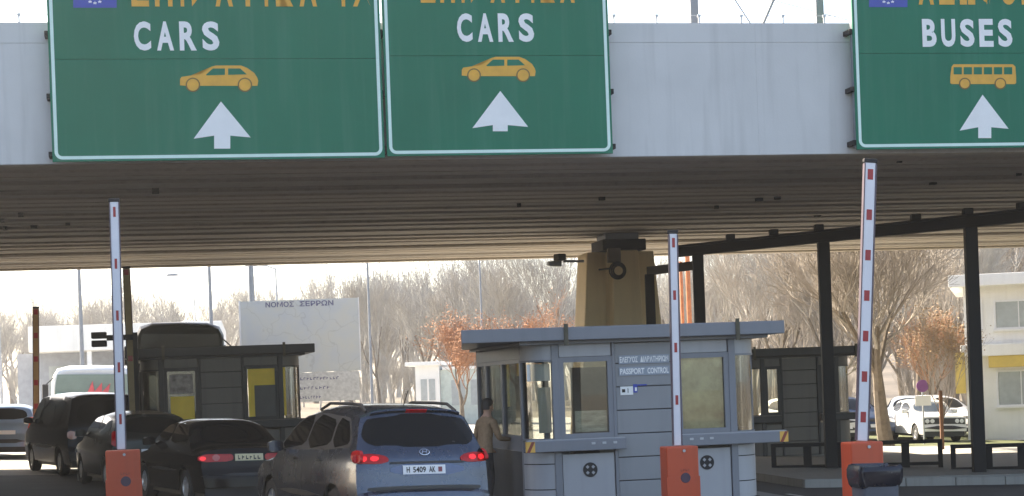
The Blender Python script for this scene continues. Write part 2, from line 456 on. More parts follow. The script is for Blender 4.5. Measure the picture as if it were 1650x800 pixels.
def flag(root, x0, x1, y1):
    h = (x1 - x0) * .667
    flat('flag_panel', [(x0, y1 - h), (x1, y1 - h), (x1, y1), (x0, y1)], M_flag, root, .006)
    cx, cy, rr = (x0 + x1) / 2, y1 - h / 2, h / 3.0
    for k in range(12):
        a = 2 * math.pi * k / 12; sx, sy = cx + rr * math.sin(a), cy - rr * math.cos(a)
        st = []
        for j in range(10):
            q = rr * (.2 if j % 2 == 0 else .085); b = math.pi * j / 5
            st.append((sx + q * math.sin(b), sy - q * math.cos(b)))
        flat('star', st, M_swhite, root, .0085)
ZST = ztop + 1.35
s1 = sign(84.5, 620.5, 258, 'wide green lane sign with blue flag, yellow car symbol and white arrow, reading CARS', ZST, 95)
letters('CARS', 216.5, 354, 35, 82, s1)
letters('ΕΠΙΒΑΤΙΚΑ ΙΧ', 212, 597, -40, 11, s1, M_syel)
flag(s1, 118, 188, 13); car_icon(s1, 290, 416, 106, 146)
arrow(s1, (356, 164), (312, 224), (404, 222), 345, 371, 240)
s2 = sign(624, 988, 250, 'narrower green lane sign reading CARS with yellow car symbol, no flag, beside the wide one', ZST, 90)
letters('CARS', 737, 861, 22, 68, s2)
letters('ΕΠΙΒΑΤΙΚΑ', 678, 926, -40, 5, s2, M_syel)
car_icon(s2, 744, 863, 92, 130)
arrow(s2, (806, 147), (761, 207), (851, 205), 794, 818, 212)
s3 = sign(1381, 1765, 239, 'green lane sign reading BUSES with yellow bus symbol and white arrow', ZST, 86)
letters('BUSES', 1486.5, 1631.5, 31, 76, s3)
letters('ΛΕΩΦΟΡΕΙΑ', 1480, 1756, -40, 8, s3, M_syel)
flag(s3, 1400, 1462, 12)
x0, x1, y0, y1 = 1531, 1637, 104, 143
def q_(pts): return [(x0 + (x1 - x0) * a, y0 + (y1 - y0) * b) for a, b in pts]
flat('bus_symbol', q_([(0, .5), (.02, .1), (.05, 0), (.95, 0), (.99, .1), (1, .5), (1, .78), (.98, .82), (.02, .82), (0, .78)]), M_syel, s3, .006)
for k in range(6):
    a = .05 + k * .153
    flat('window_print', q_([(a, .12), (a + .125, .12), (a + .125, .42), (a, .42)]), M_green, s3, .0085)
for cx in (.22, .76):
    xx = x0 + (x1 - x0) * cx; yy = y0 + (y1 - y0) * .80
    flat('wheel_print', circle_px(xx, yy, 9.5), M_sdark, s3, .0075); flat('wheel_print', circle_px(xx, yy, 7.5), M_syel, s3, .0095)
arrow(s3, (1583, 153), (1546, 211), (1625, 208), 1576, 1597, 223)

# ------------------------------------------------------------------ concrete pier under the canopy
pD = 46.5
px_, py_ = XY(1004, pD)
pier = thing('concrete_pier', 'ochre tapered concrete pier with ribbed faces holding up the canopy', 'pier', (px_, py_, gz(px_)), A)
hT = ZB - gz(px_) - .42
def frust(mb, x0, x1, y0, y1, X0, X1, Y0, Y1, z0, z1):
    vs_ = [(x0, y0, z0), (x1, y0, z0), (x1, y1, z0), (x0, y1, z0), (X0, Y0, z1), (X1, Y0, z1), (X1, Y1, z1), (X0, Y1, z1)]
    return mb.add(vs_, [(3, 2, 1, 0), (4, 5, 6, 7), (0, 1, 5, 4), (1, 2, 6, 5), (2, 3, 7, 6), (3, 0, 4, 7)])
mb = MB(); prof0 = [(-1.25, -.35), (-.55, -.35), (-.45, -.85), (.5, -.85), (.6, -.35), (1.25, -.35), (1.25, .9), (-1.25, .9)]
k_ = .68; n = len(prof0)
mb.add([(x, y, -.1) for x, y in prof0] + [(x * k_, y * .85, hT) for x, y in prof0], [tuple(range(n))[::-1], tuple(range(n, 2 * n))] + [(i, (i + 1) % n, n + (i + 1) % n, n + i) for i in range(n)])
mb.build('shaft', M_colc, pier, bevel=.03)
MB().box(-.55, .55, -.72, .5, hT, hT + .28).build('bearing_pad', M_black, pier, bevel=.02)
MB().box(-.42, .42, -.5, .4, hT + .28, hT + .47).build('bearing_plate', M_steel, pier)
# cctv camera on the pier and hose reel
cx, cy2 = XY(914, 45.8); cz = P(914, 419, 45.8).z
ct = thing('cctv_camera', 'dark twin surveillance camera on a bracket beside the ochre pier', 'camera', (cx, cy2, cz), A + R(18))
MB().box(-.17, .05, -.14, .14, -.02, .15).build('housing', M_black, ct, bevel=.03)
MB().lathe([(.0, -.3), (.055, -.3), (.075, -.12), (.075, .05), (0, .05)], 14, 'x', (-.1, 0, -.09)).build('lens_barrel', M_steel, ct, smooth=True)
MB().box(.04, .62, -.03, .03, -.06, .0).build('bracket', M_steel, ct)
hx, hy = XY(1003, 45.3); hz = P(1003, 436, 45.3).z
hr = thing('hose_reel', 'coiled dark cable hanging on the front of the ochre pier', 'cable', (hx, hy, hz), A)
mb = MB()
for j in range(3):
    rr = .2 - j * .035
    mb.tube([(rr * math.cos(2 * math.pi * k / 20) + .02 * j, .03 * j, rr * math.sin(2 * math.pi * k / 20)) for k in range(21)], .022, 6)
mb.build('coil', M_dark, hr, smooth=True)
MB().box(-.22, .1, .0, .16, .2, .55).build('junction_box', mat('brown_box', (.09, .075, .06), .7), hr, bevel=.02)
MB().tube([(-.45, .1, .04), (-.1, .05, .06)], .025, 6).build('nozzle', M_dark, hr)

# ------------------------------------------------------------------ dark steel frame: beam on posts
pts = [(1052, 44.6), (1131, 43.0), (1334, 40.2), (1572, 37.6), (1800, 35.4)]
W_ = [(P(px, 600, D).x, D) for px, D in pts]
zb_ = 4.83
fr = thing('steel_frame', 'long black steel beam carried on slim black posts beside the walkway', 'steel frame', (0, 0, 0))
a0 = Vector((W_[1][0], W_[1][1], 0)); a1 = Vector((W_[4][0], W_[4][1], 0)); dv = (a1 - a0).normalized(); nv = Vector((-dv.y, dv.x, 0))
def beam(p, q, hw, z0, z1, name, parent, m=M_black, bevel=.008):
    p = Vector((p[0], p[1], 0)); q = Vector((q[0], q[1], 0)); d = (q - p).normalized(); nn = Vector((-d.y, d.x, 0)) * hw
    mb = MB(); pp = [p + nn, q + nn, q - nn, p - nn]
    mb.add([(v.x, v.y, z0) for v in pp] + [(v.x, v.y, z1) for v in pp], [(3, 2, 1, 0), (4, 5, 6, 7)] + [(i, (i + 1) % 4, 4 + (i + 1) % 4, 4 + i) for i in range(4)])
    return mb.build(name, m, parent, bevel)
beam((a0 - dv * .75)[:2], a1[:2], .10, zb_, zb_ + .05, 'beam_flange', fr); beam((a0 - dv * .75)[:2], a1[:2], .03, zb_ + .05, zb_ + .22, 'beam_web', fr)
beam((a0 - dv * .75)[:2], a1[:2], .10, zb_ + .22, zb_ + .27, 'beam_flange', fr)
for i in (1, 2, 3, 4):
    x, y = W_[i]; MB().box(x - .125, x + .125, y - .10, y + .10, gz(x), zb_).build('post', M_black, fr, bevel=.01)
for j in range(9):
    p = a0 + dv * (1.0 + j * 1.25)
    MB().box(p.x - .1, p.x + .1, p.y - .1, p.y + .1, zb_ + .272, zb_ + .4).build('clamp', M_black, fr, bevel=.02)
x, y = W_[0]; MB().box(x - .11, x + .11, y - .1, y + .1, gz(x), 4.52).build('post', M_black, fr, bevel=.01)
beam(W_[0], W_[1], .08, 4.50, 4.70, 'cross_bar', fr)
# ------------------------------------------------------------------ booths
M_b1 = streaked('booth_blue_grey', (.345, .35, .37), (.23, .235, .25), .42, .3, 0)
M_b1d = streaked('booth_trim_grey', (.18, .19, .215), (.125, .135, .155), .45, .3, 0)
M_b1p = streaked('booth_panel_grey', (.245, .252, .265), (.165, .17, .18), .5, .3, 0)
M_bside_shade = streaked('booth_side_shaded', (.05, .055, .065), (.03, .033, .04), .5, .3, 0)  # large booth's side walls: their shade is put into this near-black colour
M_b2 = streaked('booth_brown_grey', (.13, .115, .098), (.07, .062, .055), .55, .4, 0)
M_b2d = mat('booth_dark_trim', (.035, .032, .03), .55, var=.2)
M_paper = mat('yellow_notice', (.88, .60, .09), .8, var=.06)
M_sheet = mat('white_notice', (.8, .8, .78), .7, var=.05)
M_haz_y = mat('hazard_yellow', (.72, .40, .08), .6, var=.1); M_haz_r = mat('hazard_red', (.25, .05, .03), .6, var=.1)
M_desk = mat('desk_wood', (.30, .22, .13), .6, var=.2, scale=8)
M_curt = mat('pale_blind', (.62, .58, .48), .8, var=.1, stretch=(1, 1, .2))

def booth(label, px, D, w0, body, panel, trim, main=True, Wb=3.72, dep=4.3, gl=None):
    """origin: near front, centre of the front face, at the ground; x along the canopy, y into depth"""
    x, y = XY(px, D)
    t = thing('control_booth', label, 'booth', (x, y, gz(x)), A)
    gl = gl or M_glass
    r = .46; hw = Wb / 2; z0, zs, zw0, zw1, zr0, zr1 = .16, 1.02, 1.26, 2.42, 2.67, 2.9
    B = lambda: MB()
    # plinth
    B().box(-hw + .02, hw - .02, .02, dep, -.25, z0).build('plinth', M_kerb, t, bevel=.02)
    # roof slab with a rim
    rl = -hw - (1.02 if main else .32); rb = -hw - (.2 if main else .32)
    B().prism([(rl, -.3), (hw + .32, -.3), (hw + .32, dep + .3), (rb, dep + .3)], lambda a, b: (a, b, zr0 + .03), lambda a, b: (a, b, zr1)).build('roof', trim, t, bevel=.012)
    B().box(-hw - .1, hw + .1, -.12, dep + .1, zr0 - .02, zr0 + .028).build('roof_soffit', trim, t)
    for px_r in (-1.28, 1.42):
        B().box(px_r - .03, px_r + .03, -.33, -.301, zr0 - .05, zr1 + .05).build('roof_strap', mat('strap_brown', (.08, .07, .045), .7), t)
    # curved front corners: lower segments, glass, header
    for sx in (-1, 1):
        cx, cyy = sx * (hw - r), r
        a0, a1 = (math.pi, 1.5 * math.pi) if sx < 0 else (1.5 * math.pi, 2 * math.pi)
        zz = [z0, .44, .83, zs - .01] if main else [z0, zs - .01]
        for p, q in zip(zz[:-1], zz[1:]):
            B().arcwall(cx, cyy, r - .04, r, a0, a1, p + .008, q - .008, 10).build('corner_panel', body, t, smooth=True)
        B().arcwall(cx, cyy, r - .06, r - .014, a0, a1, z0, zs, 10).build('corner_backing', M_dark, t, smooth=True)
        B().arcwall(cx, cyy, r - .03, r - .022, a0, a1, zs + .2, zw1 - .03, 10).build('corner_glass', gl, t, smooth=True)
        B().arcwall(cx, cyy, r - .05, r, a0, a1, zw1, zr0 - .022, 10).build('corner_header', body, t, smooth=True)
        B().arcwall(cx, cyy, r - .05, r + .01, a0, a1, zw1 - .03, zw1, 10).build('corner_rail', trim, t, smooth=True)
        B().arcwall(cx, cyy, r - .05, r + .01, a0, a1, zs + .17, zs + .2, 10).build('corner_rail', trim, t, smooth=True)
        # pillars
        for (px0, px1, py0, py1) in ((sx * (hw - r) - .055, sx * (hw - r) + .055, -.025, .08),):
            B().box(px0, px1, py0, py1, z0, zr0 - .022).build('pillar', trim, t, bevel=.008)
        xs_ = sx * hw; B().box(min(xs_, xs_ - sx * .1) - .02 * (sx > 0) * 0, max(xs_, xs_ - sx * .1), r - .06, r + .06, z0, zr0 - .022).build('pillar', trim, t, bevel=.008)
    fx0, fx1 = -hw + r + .055, hw - r - .055            # front span
    mid0, mid1 = -.46, .46                               # solid middle strip
    for (a, b, side) in ((fx0, mid0 - .05, -1), (mid1 + .05, fx1, 1)):
        # header, window (frame > glass), lower panel
        B().box(a + .01, b - .01, .0, .06, zw1 + .03, zr0 - .022).build('header_panel', body, t, bevel=.006)
        fr_ = B().box(a, b, -.012, .07, zw1 - .05, zw1 + .026).box(a, b, -.012, .07, zw0 - .06, zw0 + .02).box(a, a + .075, -.011, .07, zw0 + .02, zw1 - .05).box(b - .075, b, -.011, .07, zw0 + .02, zw1 - .05).build('window_frame', trim, t)
        B().box(a + .07, b - .07, .03, .036, zw0 + .01, zw1 - .04).build('window_glass', gl, fr_)
        B().box(a + .01, b - .01, .0, .06, z0, zs - .05).build('lower_panel', body, t, bevel=.008)
        if main:
            # round vent with a cross
            cxv = (a + b) / 2 + .02; zv = .72 + (.03 if side > 0 else 0)
            v = B().lathe([(.0, -.004), (.088, -.004), (.112, -.004), (.112, .012), (.0, .012)], 24, 'y', (cxv, -.008, zv)).build('round_vent', M_dark, t)
            for ang in (45, 135, 225, 315):
                M = Matrix.Translation((cxv, 0, zv)) @ Matrix.Rotation(R(ang), 4, 'Y')
                B().box(.042, .082, -.018, -.0125, -.02, .02, M).build('vent_blade', body, v)
    for xm in (mid0 - .05, mid1):
        B().box(xm, xm + .05, -.02, .07, z0, zr0 - .022).build('pillar', trim, t, bevel=.008)
    # middle strip of wide horizontal boards
    zb = z0; hts = [.36] * 6 + [.32]
    for k, h in enumerate(hts):
        z1_ = min(zb + h, zr0 - .03)
        B().box(mid0 + .004, mid1 - .004, .005 + .004 * (k % 2), .06, zb + .012, z1_).build('wall_board', panel, t, bevel=.01)
        zb += h
    B().box(mid0, mid1, .03, .07, z0, zr0 - .03).build('board_backing', M_dark, t)
    # side and back walls with windows
    for sx in (-1, 1):
        xa, xb = (sx * hw - .06, sx * hw) if sx > 0 else (sx * hw, sx * hw + .06)
        B().box(xa, xb, r + .06, dep, z0, zs).build('side_panel', M_bside_shade if main else body, t, bevel=.006)
        B().box(xa, xb, r + .06, dep, zw1 + .03, zr0 - .022).build('side_header', panel, t, bevel=.006)
        segs = [r + .06, 1.9, 2.05, 3.35, 3.5, dep]
        for (p, q) in ((1.9, 2.05), (3.35, 3.5), (dep - .12, dep)):
            B().box(xa, xb, p, q, zs, zw1 + .03).build('pillar', trim, t)
        for (p, q) in ((r + .06, 1.9), (2.05, 3.35), (3.5, dep - .12)):
            f2 = B().box(xa, xb, p, q, zs, zw0).build('window_frame', trim, t); B().box(xa, xb, p, q, zw1 - .03, zw1 + .03).build('window_head', trim, f2)
            B().box((xa + xb) / 2 - .003, (xa + xb) / 2 + .003, p, q, zw0, zw1 - .03).build('window_glass', gl, f2)
    B().box(-hw, hw, dep - .06, dep, z0, zs).build('back_panel', panel, t)
    B().box(-hw, hw, dep - .06, dep, zw1, zr0 - .022).build('back_header', panel, t)
    for xp in (-hw, -.7, .55, hw - .1): B().box(xp, xp + .1, dep - .07, dep + .005, zs, zw1).build('pillar', trim, t)
    B().box(-hw + .06, hw - .06, dep - .034, dep - .028, zs, zw1).build('window_glass', gl, t)
    B().box(-hw + .05, hw - .05, .08, dep - .08, z0, z0 + .03).build('booth_floor', M_dark, t)
    # counters with hazard-striped ends
    cnts = ((-hw - .06, mid0 + .1, -1), (mid1 + .06, hw + .36, 1)) if main else ((mid1 + .02, hw + .3, 1), (-hw - .06, mid0 - .1, -1))
    for (a, b, side) in cnts:
        c = B().box(a, b, -.16, -.03, zs, zs + .17).build('counter', trim if main else M_b2d, t, bevel=.012)
        B().box(a + .02, b - .02, -.15, -.03, zs + .17, zs + .185).build('counter_top', body, c)
        if main:
            e0 = a if side < 0 else b - .13
            hz_ = B().box(e0 - .003, e0 + .133, -.166, -.10, zs + .004, zs + .166).build('end_mark', M_haz_y, c)
            mbh = MB().prism([(.0, .0), (.05, 0), (.13, .16), (.08, .16)], lambda u, z: (e0 + u, -.170, zs + .004 + z), lambda u, z: (e0 + u, -.1665, zs + .004 + z))
            mbh.build('hazard_stripe', M_haz_r, c)
            for k in range(3):
                xk = (b - .55 + .17 * k) if side < 0 else (a + .12 + .16 * k)
                B().box(xk, xk + .06, -.164, -.15, zs + .09, zs + .125).build('fixing_plate', M_galv, c, bevel=.004)
    # furniture
    B().box(-hw + .25, hw - .25, .5, 1.05, .86, .9).build('desk', M_desk, t)
    if main: B().box(-.7, .6, 2.0, 2.06, z0, 2.3).build('partition', mat('booth_partition', (.25, .22, .18), .8), t)
    return t
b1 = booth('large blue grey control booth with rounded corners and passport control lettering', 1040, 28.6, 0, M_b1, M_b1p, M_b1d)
# lettering plates on the middle strip
for (z0, z1, txt) in ((2.315, 2.445, 'ΕΛΕΓΧΟΣ ΔΙΑΒΑΤΗΡΙΩΝ'), (2.135, 2.265, 'PASSPORT CONTROL')):
    pl = MB().box(-.40, .40, -.008, .0, z0, z1).build('letter_plate', mat('plate_back', (.27, .31, .37), .5, var=.05), b1)
    text_on('lettering', txt, lambda s, t, z0=z0, z1=z1: (-.385 + .77 * s, -.011, z0 + .02 + (z1 - z0 - .04) * t), pl, M_swhite, .03)
st = MB().box(-.39, -.19, -.006, .002, 1.84, 1.97).build('sticker', M_sheet, b1)
MB().box(-.365, -.315, -.009, -.0062, 1.88, 1.93).build('sticker_mark', M_dark, st)
MB().box(-.275, -.265, -.009, -.0062, 1.87, 1.94).build('sticker_mark', M_dark, st)
st2 = MB().box(-.185, -.12, -.006, .002, 1.87, 2.0).build('sticker', M_flag, b1)
MB().box(-.16, -.13, -.009, -.0062, 1.895, 1.95).build('sticker_mark', M_sheet, st2)
MB().box(-.115, .03, -.006, .002, 1.975, 1.995).build('sticker', M_flag, b1)
# things inside the large booth
def inside(root, name, label, cat, bx, m, bevel=.01):
    o = MB().box(*bx).build(name, m, None, bevel)
    o.matrix_world = root.matrix_world.copy() if False else Matrix.Translation(root.location) @ Matrix.Rotation(A, 4, 'Z')
    return tag(o, label, cat)
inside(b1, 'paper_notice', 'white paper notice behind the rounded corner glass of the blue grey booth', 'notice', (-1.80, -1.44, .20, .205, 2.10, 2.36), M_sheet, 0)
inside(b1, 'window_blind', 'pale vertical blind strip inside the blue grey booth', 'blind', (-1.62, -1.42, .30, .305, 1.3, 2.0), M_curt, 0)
inside(b1, 'tan_reflection_sheet', 'tan sheet imitating the reflection in the right window of the blue grey booth', 'blind', (.60, 1.32, .07, .075, 1.27, 2.38), mat('tan_reflection', (.88, .64, .37), .8, var=.45, scale=3), 0)  # tan sheet painted in place of the reflection on the right glass
inside(b1, 'cream_reflection_sheet', 'cream sheet imitating a reflection low in the left window of the blue grey booth', 'reflection', (-1.1, -.6, .07, .075, 1.3, 1.62), mat('cream_reflection', (.60, .58, .46), .7, var=.5, scale=4, stretch=(.6, 1, 3)), 0)  # mottled cream sheet painted in place of reflected streaks on the left glass
inside(b1, 'document_tray', 'small dark document tray on the desk inside the blue grey booth', 'tray', (-1.0, -.6, .6, .95, .902, 1.0), M_dark)
inside(b1, 'computer_monitor', 'dark computer monitor on the desk behind the right booth window', 'monitor', (1.0, 1.4, .85, .9, 1.05, 1.42), M_dark)

b2 = booth('dark brown control booth with yellow notices behind its windows', 358, 42.3, 0, M_b2, M_b2, M_b2d, main=False, Wb=3.6, dep=4)
inside(b2, 'yellow_notice', 'square yellow notice in the left window of the dark brown booth', 'notice', (-1.15, -.62, .018, .022, 1.28, 1.80), M_paper, 0)
inside(b2, 'yellow_notice', 'yellow border notice around the right window of the dark brown booth', 'notice', (.6, 1.45, .022, .026, 1.28, 2.38), M_paper, 0)
inside(b2, 'window_panel', 'dark grey blanking panel over the yellow notice of the dark brown booth', 'panel', (.74, 1.26, .008, .02, 1.27, 1.99), mat('cabinet_grey', (.08, .08, .075), .6), .005)
inside(b2, 'paper_sheet', 'torn pale poster above the yellow notice in the dark brown booth', 'poster', (-1.16, -.64, .018, .022, 1.86, 2.3), mat('faded_poster', (.35, .3, .27), .8, var=.6, scale=5), 0)
b3 = booth('small dark booth behind the large blue grey one with tan view through its window', 1290, 47.4, 0, M_b2, M_b2, M_b2d, main=False, Wb=2.9, dep=3)

# ------------------------------------------------------------------ barriers
M_boom = mat('boom_white', (.72, .71, .76), .4, var=.04)
M_boomr = mat('boom_red', (.36, .02, .025), .45, var=.1)
M_boomd = mat('boom_edge', (.10, .075, .10), .5, var=.1)
def barrier(label, px, D, lean, h, bw, bh, bl, step, first, mark, wide_cab=.47, zbase=.14, boom_m=None, group='raised lane barriers', dep_=.36, offx=0.):
    x, y = XY(px, D)
    t = thing('barrier_gate', label, 'barrier', (x, y, gz(x) + zbase), A, group)
    hwc = wide_cab / 2
    cabm = MB().box(-hwc, hwc, -dep_ / 2, dep_ / 2, 0.0, h).build('cabinet', M_orange, t, bevel=.02, seg=3)
    MB().box(-hwc + .02, hwc - .02, -dep_ / 2 - .004, -dep_ / 2 + .01, .06, h - .05).build('door_panel', M_orange, cabm, bevel=.003)
    MB().lathe([(0, -.006), (.066, -.006), (.07, 0), (.0, .0)], 20, 'y', (0, 0, 0)).build('badge', mat('badge_dark', (.06, .03, .06), .4), cabm).location = (.03, -dep_ / 2 - .004, h - .43)
    bd = cabm.children[-1]; bd.scale = (1.15, 1, .62)
    print_marks('badge_print', 4, lambda s, q: (-.04 + .14 * s, -dep_ / 2 - .0065, h - .34 + .04 * q), cabm, mat('badge_text', (.30, .05, .03), .5))
    MB().lathe([(0, 0), (.02, 0), (.02, .03), (0, .03)], 10, 'y', (0.02, -dep_ / 2 - .02, h - .06)).build('lock', M_galv, cabm)
    # boom, nearly upright, pivoting beside the cabinet top
    M = Matrix.Translation((offx, -.02, h - .35)) @ Matrix.Rotation(lean, 4, 'Y')
    bm_ = MB().box(-bw / 2, bw / 2, -.025, .025, .36, bl, M).build('boom', boom_m or M_boom, t, bevel=.008)
    MB().box(-bw / 2 - .014, -bw / 2 + .0, -.032, .03, .37, bl - .01, M).build('edge_strip', M_boomd, bm_)
    MB().box(bw / 2, bw / 2 + .014, -.032, .03, .37, bl - .01, M).build('edge_strip', M_boomd, bm_)
    MB().box(-bw / 2 - .02, bw / 2 + .02, -.035, .035, bl, bl + .05, M).build('end_cap', M_dark, bm_, bevel=.01)
    z = bl - first
    while z > .45:
        MB().box(-mark[0] / 2, mark[0] / 2, -.0285, -.024, z - mark[1], z, M).build('reflector', M_boomr, bm_)
        z -= step
    MB().box(-.09, .09, -.06, .06, h - .38, h - .1).build('pivot_arm', M_dark, t, bevel=.01)
    return t
barrier('orange barrier gate beside the queueing cars, pale boom with small dark marks', 195, 25.9, R(.4), .98, .115, .05, 3.80, .72, .07, (.035, .14), offx=-.02)
barrier('orange barrier gate in front of the large blue grey booth', 1091, 25.6, R(.9), 1.0, .105, .05, 3.27, .72, .06, (.04, .13), wide_cab=.45, offx=-.03)
barrier('orange barrier gate behind the dark waste bin, boom with red squares', 1386, 23.0, R(4.0), 1.15, .135, .05, 3.80, .50, .08, (.07, .13), wide_cab=.42, zbase=.12, offx=-.03)
M_tan = mat('tan_boom', (.38, .22, .09), .5, var=.15)
barrier('far orange barrier gate with tan and brown boom past the dark van', 57, 49.0, R(1.8), 1.2, .14, .05, 3.2, .62, .02, (.10, .14), wide_cab=.36, zbase=.02, boom_m=M_tan, group='far tan barriers')
barrier('far tan barrier boom rising beside the dark brown booth', 214, 41.0, R(-.5), 1.05, .14, .05, 3.85, 1.9, .02, (.10, .12), wide_cab=.36, zbase=.05, boom_m=mat('olive_boom', (.30, .21, .09), .5, var=.15), group='far tan barriers')

# ------------------------------------------------------------------ waste bin
bx_, by_ = XY(1405, 22.1)
BZ = 1.2
bn = thing('waste_bin', 'dark grey waste bin with a black bag folded over its rim', 'waste bin', (bx_, by_, gz(bx_) + .12), A)
M_bin = mat('bin_grey', (.075, .085, .11), .6, var=.15)
mb = MB()
def rr_ring(hx, hy, r, z, n=5):
    out = []
    for cx, cy_, a0 in ((hx - r, hy - r, 0), (-hx + r, hy - r, 90), (-hx + r, -hy + r, 180), (hx - r, -hy + r, 270)):
        for k in range(n): a = R(a0 + 90 * k / (n - 1)); out.append((cx + r * math.cos(a), cy_ + r * math.sin(a), z))
    return out
def loft(mb, rings, cap0=True, cap1=True):
    n = len(rings[0]); vs_ = [v for r_ in rings for v in r_]; fs = []
    for i in range(len(rings) - 1):
        for k in range(n): fs.append((i * n + k, i * n + (k + 1) % n, (i + 1) * n + (k + 1) % n, (i + 1) * n + k))
    if cap0: fs.append(tuple(range(n))[::-1])
    if cap1: fs.append(tuple(range((len(rings) - 1) * n, len(rings) * n)))
    return mb.add(vs_, fs)
loft(mb, [rr_ring(.215, .18, .05, 0), rr_ring(.235, .2, .05, .66 * BZ)]); mb.build('tub', M_bin, bn, smooth=True)
random.seed(5); mb = MB(); rings = []
for j, (e, z) in enumerate(((.0, .50), (.025, .54), (.035, .62), (.04, .70), (.02, .75), (-.03, .73), (-.05, .62))):
    rg = rr_ring(.235 + e, .205 + e, .06, z, 8)
    rings.append([(x + random.uniform(-.014, .014), y + random.uniform(-.014, .014), z_ + .15 + random.uniform(-.02, .02)) for x, y, z_ in rg])
loft(mb, rings, False, True); mb.build('bag', mat('black_bag', (.012, .013, .022), .25, var=.2), bn, smooth=True)

# ------------------------------------------------------------------ low black rails along the walkway
def low_rail(label, pxa, pxb, D0, D1, npost):
    xa, ya = XY(pxa, D0); xb, yb = XY(pxb, D1)
    ang = math.atan2(yb - ya, xb - xa); L = math.hypot(xb - xa, yb - ya)
    t = thing('low_rail', label, 'rail', (xa, ya, gz((xa + xb) / 2) + .15), ang, 'low black walkway rails')
    MB().box(0, L, -.09, .09, .50, .58).build('top_rail', M_black, t, bevel=.01)
    MB().box(0, L, -.05, .05, .03, .10).build('bottom_rail', M_black, t, bevel=.01)
    for k in range(npost):
        wd = .10 if k in (0, npost - 1) else .17
        xx = (L - wd) * k / (npost - 1); MB().box(xx, xx + wd, -.06, .06, -.1, .50).build('rail_post', M_black, t)
low_rail('low black rail with square openings behind the orange barrier', 1240, 1516, 40.6, 39.8, 6)
low_rail('low black rail with square openings at the foot of the black post', 1529, 1760, 39.0, 38.2, 5)
# ------------------------------------------------------------------ cars
def paint(name, base, metal=.3, rough=.28, var=.06, coat=.10, spec=.06): return mat(name, base, rough, metal, var=var, scale=2.5, coat=coat, spec=spec)
M_rim = mat('alloy', (.5, .51, .53), .35, .8, var=.08)
M_chrome = mat('chrome', (.7, .7, .72), .12, 1.0, var=0)
M_plate = mat('plate_white', (.78, .78, .80), .45, var=.03); M_platey = mat('plate_cream', (.72, .62, .38), .45, var=.1)
M_clear = mat('clear_lens', (.75, .75, .74), .1, var=.1, scale=10, coat=.6)
M_amber = mat('amber_lens', (.70, .20, .09), .15, var=.1, coat=.6)
M_trim = mat('black_trim', (.022, .022, .024), .5, var=.15)

